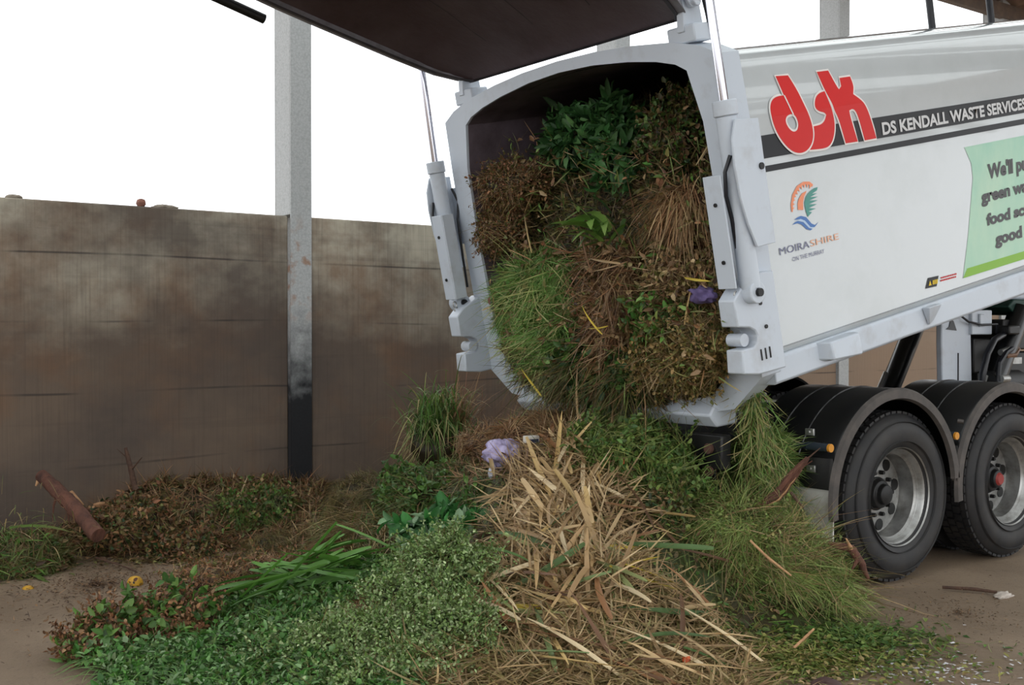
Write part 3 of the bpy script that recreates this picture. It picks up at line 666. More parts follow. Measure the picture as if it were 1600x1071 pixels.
# ------------------------------------------------------------------ green waste: tools
RT = Vector((FW.y, -FW.x, 0)).normalized(); UPV = RT.cross(FW)
nFW, nRT, nUP = np.array(FW), np.array(RT), np.array(UPV); nC = np.array((0, 0, 1.53))
def at(px, py, d):                                  # world point seen at a pixel, d metres in front of the lens
    return nC+d*(nFW+nRT*(px-800)/1800-nUP*(py-535.5)/1800)
def flat(r, d):                                     # r metres right of the camera axis, d metres ahead, on the floor plan
    r = np.asarray(r, float); d = np.asarray(d, float); f2 = np.array((nFW[0], nFW[1]))
    return np.stack([r*nRT[0]+d*f2[0], r*nRT[1]+d*f2[1]], -1)
def unflat(xy): return xy@nRT[:2], xy@nFW[:2]
def norm(a): return a/np.maximum(np.linalg.norm(a, axis=-1, keepdims=True), 1e-9)
def vn(p, s=0):
    """value noise, 0..1"""
    p = np.asarray(p, float)+s*17.31; i = np.floor(p).astype(np.int64); f = p-i; f = f*f*(3-2*f); o = 0
    for dx in (0, 1):
        for dy in (0, 1):
            for dz in (0, 1):
                h = (i[:, 0]+dx)*374761393+(i[:, 1]+dy)*668265263+(i[:, 2]+dz)*2147483647+s*1013
                h = (h ^ (h >> 13))*1274126177; h = ((h ^ (h >> 16)) & 0xffff)/65535
                o = o+h*(f[:, 0] if dx else 1-f[:, 0])*(f[:, 1] if dy else 1-f[:, 1])*(f[:, 2] if dz else 1-f[:, 2])
    return o
def fbm(p, s=0): return .55*vn(p, s)+.3*vn(p*2.1, s+1)+.15*vn(p*4.3, s+2)
def LC(cols): return np.array([lin(c) for c in cols])
def pick(pal, n, jit=.3):
    pal = LC(pal); c = pal[rng.integers(0, len(pal), n)]; d = pal[rng.integers(0, len(pal), n)]; t = rng.random((n, 1))*.45
    return (c*(1-t)+d*t)*(1+jit*(rng.random((n, 1))*2-1))
def rdir(n): return norm(rng.normal(size=(n, 3)))
fol = bpy.data.materials.new('plant_matter'); fol.use_nodes = True
_t = fol.node_tree; _b = _t.nodes['Principled BSDF']; _a = _t.nodes.new('ShaderNodeAttribute'); _a.attribute_name = 'Col'
_n = _t.nodes.new('ShaderNodeTexNoise'); _n.inputs['Scale'].default_value = 90; _n.inputs['Detail'].default_value = 3
_hs = _t.nodes.new('ShaderNodeHueSaturation'); _mr = _t.nodes.new('ShaderNodeMapRange'); _mr.inputs['To Min'].default_value = .7; _mr.inputs['To Max'].default_value = 1.3
_t.links.new(_n.outputs['Fac'], _mr.inputs['Value']); _t.links.new(_mr.outputs[0], _hs.inputs['Value']); _t.links.new(_a.outputs['Color'], _hs.inputs['Color'])
_t.links.new(_hs.outputs[0], _b.inputs['Base Color']); _b.inputs['Roughness'].default_value = .5; _b.inputs['Specular IOR Level'].default_value = .4
_tr = _t.nodes.new('ShaderNodeBsdfTranslucent'); _t.links.new(_hs.outputs[0], _tr.inputs['Color'])
_ms = _t.nodes.new('ShaderNodeMixShader'); _ms.inputs[0].default_value = .22
_t.links.new(_b.outputs[0], _ms.inputs[1]); _t.links.new(_tr.outputs[0], _ms.inputs[2]); _t.links.new(_ms.outputs[0], _t.nodes['Material Output'].inputs['Surface'])
class Fol:
    def __init__(s): s.v, s.c, s.q, s.t, s.n = [], [], [], [], 0
    def raw(s, v, c, quads=None, tris=None):
        v = np.asarray(v, float).reshape(-1, 3); s.v.append(v); s.c.append(np.broadcast_to(c, v.shape).reshape(-1, 3))
        if quads is not None and len(quads): s.q.append(np.asarray(quads)+s.n)
        if tris is not None and len(tris): s.t.append(np.asarray(tris)+s.n)
        s.n += len(v)
    def blades(s, P, D, N, L, W, bend, bv, ca, cb=None, seg=4, prof=None, fold=0.):
        n = len(P)
        if not n: return
        t = np.linspace(0, 1, seg+1); P, D = np.asarray(P), norm(np.asarray(D))
        L = np.broadcast_to(L, (n,))[:, None, None]; W = np.broadcast_to(W, (n,))[:, None, None]; bend = np.broadcast_to(bend, (n,))[:, None, None]
        S = norm(np.cross(D, N)+1e-6); cen = P[:, None]+D[:, None]*L*t[None, :, None]+np.asarray(bv)[:, None]*L*bend*(t**2)[None, :, None]
        pr = np.interp(t, [0, .25, .6, .85, 1], prof or [.55, 1, .9, .55, .05])[None, :, None]
        a = cen-S[:, None]*W*pr*.5; b_ = cen+S[:, None]*W*pr*.5
        if fold: a = a+np.asarray(N)[:, None]*W*pr*fold
        v = np.stack([a, b_], 2).reshape(n, -1, 3)
        cb = ca if cb is None else cb
        col = ca[:, None]*(1-t)[None, :, None]+cb[:, None]*t[None, :, None]; col = np.repeat(col, 2, axis=1)
        k = np.arange(seg)*2; q = np.stack([k, k+1, k+3, k+2], 1)
        quads = (np.arange(n)*(2*(seg+1)))[:, None, None]+q[None]
        s.raw(v, col.reshape(-1, 3), quads.reshape(-1, 4))
    def leaves(s, P, D, N, L, W, col, fold=.3, tip=.45):
        n = len(P)
        if not n: return
        D = norm(D); S = norm(np.cross(D, N)+1e-6); N2 = norm(np.cross(S, D))
        L = np.broadcast_to(L, (n,))[:, None]; W = np.broadcast_to(W, (n,))[:, None]
        b0 = P; m1 = P+D*L*tip*.75-S*W*.5+N2*W*fold; m2 = P+D*L*tip*.75+S*W*.5+N2*W*fold; mid = P+D*L*.55; e1 = P+D*L*.78-S*W*.33+N2*W*fold*.4; e2 = P+D*L*.78+S*W*.33+N2*W*fold*.4; tp = P+D*L-N2*L*.12
        v = np.stack([b0, m1, e1, tp, e2, m2, mid], 1); o = (np.arange(n)*7)[:, None, None]
        tr = np.array([(0, 6, 1), (0, 5, 6), (1, 6, 2), (6, 5, 4), (2, 6, 3), (6, 4, 3)])
        s.raw(v, np.repeat(col, 7, axis=0), None, (o+tr[None]).reshape(-1, 3))
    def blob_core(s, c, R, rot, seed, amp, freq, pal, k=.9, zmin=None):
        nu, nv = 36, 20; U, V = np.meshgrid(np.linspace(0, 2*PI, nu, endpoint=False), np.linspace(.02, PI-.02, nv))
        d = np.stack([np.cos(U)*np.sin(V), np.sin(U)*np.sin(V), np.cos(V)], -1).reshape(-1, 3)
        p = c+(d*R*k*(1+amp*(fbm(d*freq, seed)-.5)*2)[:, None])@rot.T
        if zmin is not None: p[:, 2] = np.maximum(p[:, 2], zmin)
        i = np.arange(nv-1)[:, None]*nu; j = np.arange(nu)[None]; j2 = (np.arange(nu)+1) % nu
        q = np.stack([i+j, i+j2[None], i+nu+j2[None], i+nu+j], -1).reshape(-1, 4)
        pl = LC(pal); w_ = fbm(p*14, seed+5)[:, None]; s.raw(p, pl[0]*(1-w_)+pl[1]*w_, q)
    def build(s, name, label=None, cat=None, group=None, kind='stuff', parent=None):
        v = np.concatenate(s.v); v[:, 1] = np.minimum(v[:, 1], WY-.04); v[:, 2] = np.maximum(v[:, 2], .001); c = np.clip(np.concatenate(s.c), 0.002, 1); q = np.concatenate(s.q) if s.q else np.zeros((0, 4), int); t = np.concatenate(s.t) if s.t else np.zeros((0, 3), int)
        me = bpy.data.meshes.new(name); me.vertices.add(len(v)); me.vertices.foreach_set('co', v.astype(np.float32).ravel())
        me.loops.add(q.size+t.size); me.loops.foreach_set('vertex_index', np.concatenate([q.ravel(), t.ravel()]).astype(np.int32))
        me.polygons.add(len(q)+len(t)); me.polygons.foreach_set('loop_start', np.concatenate([np.arange(len(q))*4, q.size+np.arange(len(t))*3]).astype(np.int32))
        me.update(); me.validate()
        at_ = me.color_attributes.new('Col', 'FLOAT_COLOR', 'POINT'); at_.data.foreach_set('color', np.concatenate([c, np.ones((len(c), 1))], 1).astype(np.float32).ravel())
        me.materials.append(fol); me.polygons.foreach_set('use_smooth', np.ones(len(me.polygons), bool))
        o = link_mesh(name, me, parent)
        if parent is None: tag(o, label, cat, group, kind)
        elif kind: o['kind'] = kind
        return o
EYE3 = np.eye(3)
RB = np.array([list(EU), [0, 1, 0], list(EW)]).T            # body axes as columns: along, across, up
def on_blob(c, R, n, seed, amp=.25, freq=2.2, rot=EYE3, face=(0, 0, 1), cut=-.25, zmin=None, k=1.):
    d = rdir(n*3); N = norm((d/np.asarray(R))@rot.T); keep = (N@norm(np.array(face, float))) > cut
    d, N = d[keep][:n], N[keep][:n]
    p = np.asarray(c)+(d*np.asarray(R)*k*(1+amp*(fbm(d*freq, seed)-.5)*2)[:, None])@rot.T
    if zmin is not None: m = p[:, 2] > zmin; p, N = p[m], N[m]
    return p, N
G_GREEN = [(70, 106, 42), (88, 126, 52), (56, 88, 36), (110, 142, 70), (80, 114, 60)]
G_BRIGHT = [(84, 136, 52), (104, 150, 66), (70, 120, 48), (128, 160, 84)]
G_OLIVE = [(96, 98, 46), (112, 112, 58), (78, 84, 38), (124, 118, 66)]
G_DARK = [(44, 70, 36), (54, 82, 42), (36, 58, 32), (64, 92, 48)]
BROWN = [(112, 84, 58), (136, 104, 72), (92, 68, 46), (154, 122, 88), (74, 54, 40)]
DKBROWN = [(76, 56, 42), (92, 70, 52), (60, 46, 36), (108, 82, 60)]
STRAW = [(186, 158, 116), (206, 182, 140), (164, 134, 98), (142, 114, 84), (188, 162, 112)]
RUST = [(142, 94, 64), (160, 110, 76), (118, 76, 54), (176, 130, 92)]
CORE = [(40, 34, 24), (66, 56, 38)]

# ------------------------------------------------------------------ heap surface: heights from (right, ahead) stations
HP = []
def col(px, *dz):
    for d, z in dz: HP.append(((px-800)/1800*d, d, z))
col(-120, (8.0, .02), (7.4, .0), (6.8, 0), (5, 0))
col(-60, (7.9, .05), (7.4, .03), (6.8, 0))
col(60, (5.6, 0), (5.2, 0), (4.8, 0), (4.4, 0))
col(90, (8.25, .08), (7.9, .03), (7.5, 0))
col(40, (8.05, .05), (7.7, .08), (7.35, .1), (7.1, .02), (6.6, 0), (5.5, 0), (4.6, 0))
col(150, (8.35, .22), (7.95, .10), (7.6, .0), (6.4, 0), (5.75, .0), (5.4, .08), (5.0, .04), (4.6, .04))
col(250, (8.6, .38), (8.1, .2), (7.7, .0), (6.6, 0), (5.9, .05), (5.5, .1), (5.0, .10), (4.6, .08))
col(370, (8.95, .37), (8.5, .24), (7.9, .0), (7.2, 0), (6.5, .04), (5.9, .1), (5.3, .13), (4.9, .12), (4.5, .10))
col(480, (9.3, .28), (8.7, .18), (8.1, .12), (7.4, .10), (6.7, .16), (6.2, .14), (5.6, .16), (5.1, .14), (4.6, .12))
col(560, (9.6, .2), (8.6, .40), (8.1, .34), (7.5, .22), (6.9, .18), (6.3, .18), (5.6, .17), (5.1, .14), (4.6, .12))
col(640, (9.8, .15), (8.8, .48), (8.2, .48), (7.4, .36), (6.6, .28), (6.0, .26), (5.4, .2), (4.9, .14), (4.5, .10))
col(700, (9.9, .1), (9.0, .42), (8.3, .62), (7.5, .58), (6.9, .46), (6.3, .34), (5.6, .26), (4.9, .12), (4.5, .08))
col(790, (9.2, .2), (8.3, .70), (7.6, .86), (7.15, .77), (6.7, .62), (6.2, .45), (5.6, .25), (5.0, .08), (4.6, .04))
col(880, (8.6, .4), (7.8, .92), (7.35, .92), (7.0, .87), (6.6, .74), (6.1, .52), (5.6, .30), (5.0, .07), (4.6, .03))
col(1000, (8.2, .3), (7.6, .65), (7.1, .92), (6.75, .86), (6.4, .68), (6.0, .48), (5.5, .22), (5.0, .05), (4.6, .02))
col(1080, (8.0, .2), (7.3, .45), (6.8, .64), (6.45, .58), (6.1, .44), (5.7, .16), (5.2, .04), (4.7, .0))
col(1160, (7.8, .1), (7.2, .36), (6.8, .5), (6.4, .42), (6.1, .26), (5.8, .06), (5.4, .02), (4.8, 0))
col(1250, (7.6, .05), (7.1, .28), (6.7, .38), (6.35, .32), (6.1, .16), (5.85, .02), (5.4, 0.01), (4.7, 0))
col(1335, (7.2, .0), (6.7, .10), (6.45, .12), (6.15, .06), (5.9, 0), (5.3, 0))
col(1420, (7.2, 0), (6.4, 0), (5.8, 0), (5.2, 0), (4.7, 0))
HP = np.array(HP); _A = np.linalg.norm(HP[:, None, :2]-HP[None, :, :2], axis=-1); _w = np.linalg.solve(_A+np.eye(len(HP))*.01, HP[:, 2])
def H(r, d, rough=.035):
    q = np.stack([r, d], -1); z = np.concatenate([np.linalg.norm(q[i:i+4000, None]-HP[None, :, :2], axis=-1)@_w for i in range(0, len(q), 4000)])
    xy = flat(r, d); p3 = np.concatenate([xy, np.zeros((len(xy), 1))], 1)
    n_ = (fbm(p3*5.5, 3)-.5)*2*rough*3+(fbm(p3*16, 9)-.5)*rough*1.6
    return z+n_*np.clip(z*5, 0, 1)-.015
def heap_pts(n, px, d, rr, rd, rot=0., gauss=False):
    """random points on the heap inside an ellipse round the station (px, d)"""
    a = rng.random(n)*2*PI; m = np.sqrt(rng.random(n)); x = m*np.cos(a)*rr; y = m*np.sin(a)*rd
    r = (px-800)/1800*d+x*math.cos(rot)-y*math.sin(rot); dd = d+x*math.sin(rot)+y*math.cos(rot)
    return on_heap(r, dd)
def on_heap(r, dd):
    e = .03; z = H(r, dd); gx = (H(r+e, dd)-z)/e; gy = (H(r, dd+e)-z)/e
    xy = flat(r, dd); P = np.concatenate([xy, np.maximum(z, .004)[:, None]], 1)
    N = norm(-gx[:, None]*nRT-gy[:, None]*np.array((nFW[0], nFW[1], 0))+np.array((0, 0, 1.)))
    ok = ~((P[:, 1] > WY-.03)); return P[ok], N[ok]
# heap bodies as meshes
def heap_mesh(name, label, rlo, rhi, dlo, dhi, mask, pal):
    nr, nd = int((rhi-rlo)/.025), int((dhi-dlo)/.025); r, d = np.meshgrid(np.linspace(rlo, rhi, nr), np.linspace(dlo, dhi, nd)); r, d = r.ravel(), d.ravel()
    z = H(r, d); xy = flat(r, d); P = np.concatenate([xy, z[:, None]], 1); P[:, 1] = np.minimum(P[:, 1], WY-.012)
    ok = (xy[:, 1] < WY-.03)&(z > .012+.03*fbm(np.concatenate([xy*6, xy[:, :1]*0], 1), 12))&mask(r, d); P[:, 2] = np.where(ok, z, -.02)
    i = (np.arange(nd-1)[:, None]*nr+np.arange(nr-1)[None]).ravel(); q = np.stack([i, i+1, i+nr+1, i+nr], 1); q = q[ok[q].any(1)]
    used = np.unique(q); mp = np.full(len(P), -1); mp[used] = np.arange(len(used))
    F = Fol(); pl = LC(pal); w1 = fbm(P*7, 2)[:, None]; w2 = np.clip((fbm(P*3, 8)[:, None]-.45)*5, 0, 1)
    c = (pl[0]*(1-w1)+pl[1]*w1)*(1-w2)+pl[2]*w2
    F.raw(P[used], c[used], mp[q]); return F
back_mask = lambda r, d: (r < -1.35-.12*(d-8))&(d > 7.15)
F = heap_mesh('h', '', -3.4, 1.75, 4.35, 9.6, lambda r, d: ~back_mask(r, d)&(r > -.36*d), [(58, 48, 32), (84, 70, 46), (62, 72, 34)])
def tangent(N, bias=None, k=0.):
    t = rdir(len(N))
    if bias is not None: t = t+np.asarray(bias)*k
    return norm(t-N*(t*N).sum(1, keepdims=True))
def litter(F, P, N, n_mix, Lr, Wr, pal, lift=.35, bend=.4, seg=3, off=.0):
    n = len(P); D = norm(tangent(N)+N*(rng.random((n, 1))*lift))
    F.blades(P+N*(off+rng.random((n, 1))*.012), D, N, rng.uniform(*Lr, n), rng.uniform(*Wr, n), rng.uniform(-bend, bend, n), tangent(N), pick(pal, n), pick(pal, n), seg)
# everything mixed through the main heap
P, N = heap_pts(14000, 760, 6.6, 1.5, 2.3); litter(F, P, N, 0, (.05, .16), (.003, .008), G_OLIVE+BROWN+G_GREEN)
P, N = heap_pts(7000, 760, 6.6, 1.6, 2.3); n = len(P); F.leaves(P+N*.01, tangent(N)+N*.3, N+rdir(n)*.5, rng.uniform(.02, .05, n), rng.uniform(.012, .028, n), pick(G_GREEN+G_OLIVE+BROWN, n))
P, N = heap_pts(2600, 640, 7.5, .75, 1.0); litter(F, P, N, 0, (.08, .22), (.004, .010), G_GREEN+G_OLIVE+BROWN)
P, N = heap_pts(2500, 850, 7.35, .55, .45); litter(F, P, N, 0, (.06, .25), (.003, .008), BROWN+STRAW+RUST)
F.build('green_waste_heap', 'big heap of mixed garden waste on the floor below the open rear of the truck', 'garden waste')
# pile along the wall
F = heap_mesh('h', '', -4.6, -1.0, 7.0, 9.7, back_mask, [(52, 40, 28), (78, 60, 42), (54, 54, 30)])
rr = rng.uniform(-4.4, -1.35, 26000); dd = rng.uniform(7.2, 9.5, 26000); P, N = on_heap(rr, dd); k = (P[:, 2] > .03)&back_mask(*unflat(P[:, :2])); P, N = P[k], N[k]
litter(F, P, N, 0, (.04, .18), (.003, .009), DKBROWN+BROWN+G_OLIVE+RUST, .5); m = len(P)//8; litter(F, P[:m], N[:m], 0, (.06, .2), (.004, .011), STRAW+RUST+BROWN, .7)
k = rng.random(len(P)) < .45; n = k.sum(); F.leaves(P[k]+N[k]*.012, tangent(N[k])+N[k]*.4, N[k]+rdir(n)*.6, rng.uniform(.02, .06, n), rng.uniform(.012, .03, n), pick(DKBROWN+BROWN+G_DARK+G_OLIVE+RUST, n))
F.build('green_waste_pile', 'brown garden waste pile along the foot of the concrete wall', 'garden waste')

# ------------------------------------------------------------------ clumps on and beside the heap
DOWN = np.array((0, 0, -1.)); TOCAM = -np.array((nFW[0], nFW[1], 0))
def clump(name, label, blobs, fill, cat='garden waste', core=CORE, k=.86, rot=EYE3, face=(0, 0, 1), cut=-.3, zmin=.01, amp=.42, freq=2.9, group=None):
    F = Fol()
    for i, (c, R, n) in enumerate(blobs):
        seed = rng.integers(0, 900); c = np.asarray(c, float)
        F.blob_core(c, np.array(R), rot, seed, amp, freq, core, k, zmin)
        P, N = on_blob(c, R, n, seed, amp, freq, rot, face, cut, zmin, 1.); fill(F, P, N, c)
    return F.build(name, label, cat, group)
def shrub_fill(pal, L=(.012, .026), stems=.12, pale=0., wr=.6):
    def f(F, P, N, c):
        n = len(P); off = rng.random((n, 1))**1.5*.05-.01; Q = P+N*off+rdir(n)*.008
        F.leaves(Q, rdir(n)+N*.5, N+rdir(n)*.8, rng.uniform(*L, n), rng.uniform(*L, n)*wr, pick(pal, n, .35))
        ks = rng.random(n) < .035; m = ks.sum()           # sprigs that stand out of the mass
        if m:
            Ds = norm(N[ks]*.8+rdir(m)*.9); Ls = rng.uniform(.07, .17, m); F.blades(P[ks], Ds, rdir(m), Ls, .003, .2, rdir(m), pick(BROWN+G_OLIVE, m), None, 3)
            tt = np.tile(np.linspace(.3, 1, 12), (m, 1)); Q = (P[ks][:, None]+Ds[:, None]*(Ls[:, None]*tt)[..., None]).reshape(-1, 3)+rng.normal(size=(m*12, 3))*.004; F.leaves(Q, norm(np.repeat(Ds, 12, 0)*.6+rdir(m*12)), np.repeat(N[ks], 12, 0)+rdir(m*12)*.8, rng.uniform(*L, m*12), rng.uniform(*L, m*12)*wr, pick(pal, m*12, .35))
        k = rng.random(n) < stems; m = k.sum(); D = norm(N[k]+rdir(m)*.8)
        F.blades(P[k]-N[k]*.02, D, norm(rdir(m)), rng.uniform(.04, .11, m), .003, .3, rdir(m), pick(BROWN+G_OLIVE, m), None, 2)
    return f
def field(P, f, s): return norm(np.stack([fbm(P*f, s+j*7)-.5 for j in range(3)], 1)+1e-6)
def mat_fill(pal, L=(.05, .14), W=(.002, .005), lift=.4, droop=.3, bias=None, bk=0., seg=4, wild=.45, f=7.):
    """blades lying in swirls: neighbours agree on a direction, tufts differ"""
    def g(F, P, N, c):
        n = len(P)
        if not n: return
        s_ = int(rng.integers(0, 500)); fv = field(P, f, s_); fv = norm(fv-N*(fv*N).sum(1, keepdims=True)*.8+1e-6)
        D = fv*1.1+N*(rng.random((n, 1))*lift)+rdir(n)*wild
        if bias is not None: D = D+np.asarray(bias)*bk
        D = norm(D); br = (.62+.76*fbm(P*9, s_+3))[:, None]
        F.blades(P+N*(rng.random((n, 1))*.035-.015), D, norm(N+rdir(n)*.6), rng.uniform(*L, n)*rng.choice([.5, .8, 1., 1.25], n), rng.uniform(*W, n), droop+rng.uniform(-.3, .4, n), norm(DOWN*.6+rdir(n)), pick(pal, n)*br, pick(pal, n)*br, seg)
    return g
def both(*fs):
    """share the points of a blob between several fills: pairs of (fill, fraction)"""
    def f(F, P, N, c):
        u = rng.random(len(P)); a = 0
        for g, fr in fs:
            k = (u >= a)&(u < a+fr); a += fr; g(F, P[k], N[k], c)
    return f
SHRUB = [(128, 152, 92), (152, 176, 116), (104, 132, 70), (84, 116, 56), (184, 198, 150), (112, 138, 66)]
clump('shrub_clippings', 'dense mound of tiny pale green leaved shrub cuttings at the front, left of the straw leaves',
      [(at(692, 918, 5.75), (.21, .24, .25), 9000), (at(690, 1020, 5.25), (.25, .24, .2), 9000), (at(570, 1035, 5.1), (.32, .22, .17), 10000), (at(655, 975, 5.5), (.26, .24, .22), 9000), (at(470, 1068, 4.95), (.22, .16, .12), 5000), (at(600, 1085, 4.75), (.3, .18, .14), 7000)],
      shrub_fill(SHRUB, (.012, .024)), core=[(34, 46, 22), (58, 72, 38)], zmin=.004)
F = Fol(); rr = rng.uniform(-2.0, -.35, 15000); dd = rng.uniform(4.45, 6.35, 15000); P, N = on_heap(rr, dd); _r, _d = unflat(P[:, :2]); k = (P[:, 2] > .035)&(((_r+1.72)/.42)**2+((_d-5.55)/.3)**2 > 1); P, N = P[k], N[k]; n = len(P)
Q = P+N*(rng.random((n, 1))*.06); F.leaves(Q, rdir(n)+N*.2, N+rdir(n)*.7, rng.uniform(.015, .055, n)*rng.choice([.6, 1], n), rng.uniform(.01, .03, n), pick([(66, 116, 46), (86, 134, 58), (54, 96, 40), (108, 152, 84), (140, 166, 122), (96, 110, 60)], n)*(.6+.8*fbm(P*8, 77))[:, None])
k = rng.random(n) < .5; m = k.sum(); F.blades(P[k], tangent(N[k])+N[k]*.5, N[k], rng.uniform(.08, .22, m), rng.uniform(.004, .008, m), .4, norm(DOWN+rdir(m)*.5), pick(G_GREEN, m), pick(G_BRIGHT, m), 4)
F.build('leafy_weeds', 'fresh dark green weeds and leaves spread over the floor at the front left', 'garden waste')
clump('brown_clippings', 'brown clipping clump with some green leaves, nearest the left front of the floor',
      [(at(200, 1005, 5.5), (.24, .2, .13), 4200), (at(268, 985, 5.6), (.2, .18, .14), 3000)],
      both((shrub_fill(RUST+BROWN, (.015, .035)), .62), (shrub_fill(G_GREEN, (.03, .07), 0), .12), (mat_fill(BROWN), .18)), zmin=.004)
clump('brown_clippings', 'low heap of dry rusty brown clippings between the weeds and the empty floor',
      [(at(330, 915, 6.35), (.28, .2, .1), 2600), (at(420, 900, 6.6), (.22, .2, .09), 1800)], both((mat_fill(RUST+BROWN+STRAW, (.03, .1)), .6), (shrub_fill(RUST+BROWN+G_OLIVE, (.015, .03)), .4)), zmin=.004)
clump('root_ball', 'small round ball of matted brown roots sitting in the green shrub cuttings', [(at(573, 968, 5.42), (.085, .085, .085), 2600)],
      mat_fill(RUST+BROWN, (.02, .06), (.0015, .003), .25, .1), cat='root ball', core=[(80, 52, 34), (110, 74, 50)], k=.95)
clump('thatch_mound', 'rounded olive brown mound of fine thatch in front of the wall column', [(at(572, 815, 8.1), (.30, .3, .30), 8000), (at(520, 850, 8.0), (.2, .2, .16), 3000)],
      mat_fill(G_OLIVE+BROWN+[(120, 112, 66), (138, 126, 80)], (.05, .13), (.002, .004), .3, .35), core=[(50, 44, 28), (70, 62, 38)])
clump('thatch_mound', 'low olive brown thatch lump on the floor at the foot of the long pile', [(at(430, 865, 7.75), (.22, .2, .12), 2600), (at(405, 880, 7.5), (.2, .16, .08), 1500)],
      mat_fill(G_OLIVE+BROWN+[(70, 68, 40)], (.05, .13), (.002, .004), .3, .35), core=[(46, 42, 26), (64, 58, 36)])
def fan(F, root, n, spread, L, W, pal, palb, axis, droop=.5, seg=6, rs=.05, fold=.15):
    """blades that leave one root in a fan about an axis"""
    D = norm(np.asarray(axis, float)+rdir(n)*spread); P = np.asarray(root)+rng.normal(size=(n, 3))*rs; N = norm(np.cross(np.cross(D, (0, 0, 1.)), D)+rdir(n)*.3+1e-6)
    F.blades(P, D, N, rng.uniform(*L, n), rng.uniform(*W, n), rng.uniform(.2, 1, n)*droop, np.tile(DOWN, (n, 1)), pick(pal, n), pick(palb, n), seg, [.8, 1, .85, .5, .04], fold)
# fan of dry grass
F = Fol(); F.blob_core(at(525, 865, 7.2), np.array((.2, .2, .1)), EYE3, 4, .2, 2, [(90, 70, 44), (120, 90, 58)], 1, .01)
fan(F, at(560, 840, 7.25), 420, .5, (.2, .45), (.003, .007), STRAW+RUST, STRAW+G_GREEN, -nRT*1.0+TOCAM*.5+np.array((0, 0, .25)), .55, rs=.07)
fan(F, at(590, 862, 7.0), 300, .7, (.12, .3), (.003, .007), BROWN+STRAW, STRAW+G_OLIVE, nRT*.4+TOCAM*.7+np.array((0, 0, .3)), .6, rs=.09)
F.build('dry_grass_tuft', 'tan dry grass tuft fanning out above the green strap leaves', 'grass')
# tussock against the wall
F = Fol(); c = at(685, 700, 8.2); F.blob_core(c, np.array((.2, .2, .16)), EYE3, 6, .2, 2, CORE, 1)
fan(F, c+(0, 0, .08), 620, .55, (.25, .52), (.005, .011), G_GREEN+G_DARK, G_BRIGHT+G_OLIVE, (0, 0, 1.), 1.0, 7, .09)
fan(F, c+(0, 0, .18), 260, .75, (.15, .42), (.006, .012), G_BRIGHT+G_GREEN, G_GREEN+STRAW, TOCAM*.7+np.array((0, 0, .75)), 1.4, 7, .10)
fan(F, c+nRT*.12+(0, 0, .12), 260, .45, (.2, .42), (.003, .006), RUST+BROWN, STRAW+RUST, nRT*.3+np.array((0, 0, 1.)), .5, 6, .07)
fan(F, c-nRT*.1, 80, .7, (.2, .35), (.003, .006), G_GREEN, STRAW, -nRT*.8+np.array((0, 0, .1)), 1.0, 6, .07)
F.build('grass_tussock', 'tall tussock of green grass on the left shoulder of the heap, in front of the wall', 'grass')
# olive weeds on the right shoulder
WEED = [(104, 124, 58), (122, 142, 72), (86, 106, 46), (140, 148, 84), (74, 92, 42)]
clump('leafy_cuttings', 'olive green leafy cuttings on the top right shoulder of the heap, under the rear lip', [(at(990, 748, 6.75), (.36, .34, .29), 9000), (at(920, 745, 6.75), (.18, .2, .25), 3000), (at(1050, 790, 6.6), (.2, .2, .2), 3000)],
      both((shrub_fill(WEED+G_GREEN, (.02, .045), .1), .62), (mat_fill(WEED+[(150, 146, 80)], (.08, .22), (.003, .006), .4, .5), .38)), core=[(44, 44, 24), (70, 66, 38)])
clump('leafy_cuttings', 'tangled dark weeds in the hollow in the middle of the heap, right of the straw leaves', [(at(1010, 850, 6.35), (.3, .25, .22), 5000)],
      both((shrub_fill(G_DARK+WEED+BROWN, (.02, .045), .1), .6), (mat_fill(WEED+BROWN, (.08, .22), (.003, .006), .4, .4), .4)), core=[(32, 30, 18), (52, 46, 28)])
FERN = [(116, 142, 66), (134, 156, 82), (92, 120, 54), (146, 160, 96), (150, 144, 86)]
clump('feathery_grass_mound', 'soft feathery green grass mound spilled in front of the rear wheel', [(at(1205, 895, 6.3), (.32, .28, .28), 15000), (at(1130, 850, 6.35), (.24, .26, .24), 8000), (at(1270, 930, 6.3), (.18, .22, .18), 6000)],
      both((mat_fill(FERN, (.05, .19), (.0018, .0045), .5, .6, TOCAM*.3+DOWN*.35, .5, 5, .7, 10.), .72), (shrub_fill(FERN+WEED, (.012, .03), .1), .14), (mat_fill(STRAW+G_OLIVE+BROWN, (.10, .34), (.002, .005), .4, .5, TOCAM*.4+DOWN*.4, .5, 5, 1.1), .14)), core=[(48, 56, 30), (76, 86, 48)])
# weeds hanging from the corner of the body to the heap
F = Fol(); n = 900; t = rng.random(n); top, bot = at(1168, 585, 6.45), at(1200, 770, 6.55)
P = top+(bot-top)*t[:, None]+rng.normal(size=(n, 3))*(.02+.05*t[:, None]); D = norm(DOWN+rdir(n)*.8); N = norm(TOCAM+rdir(n)*.8)
F.blades(P, D, N, rng.uniform(.04, .2, n), rng.uniform(.003, .007, n), .3, rdir(n), pick(G_GREEN+FERN+G_BRIGHT, n), pick(FERN+STRAW, n), 5)
n = 500; t = rng.random(n)**1.6*.8; P = top+(bot-top)*t[:, None]+rng.normal(size=(n, 3))*.025; F.leaves(P, DOWN+rdir(n)*.9, TOCAM+rdir(n)*.6, rng.uniform(.02, .05, n), rng.uniform(.012, .025, n), pick(G_GREEN+G_OLIVE, n))
F.build('hanging_weeds', 'strand of green weeds hanging from the lower right corner of the truck body', 'weeds')
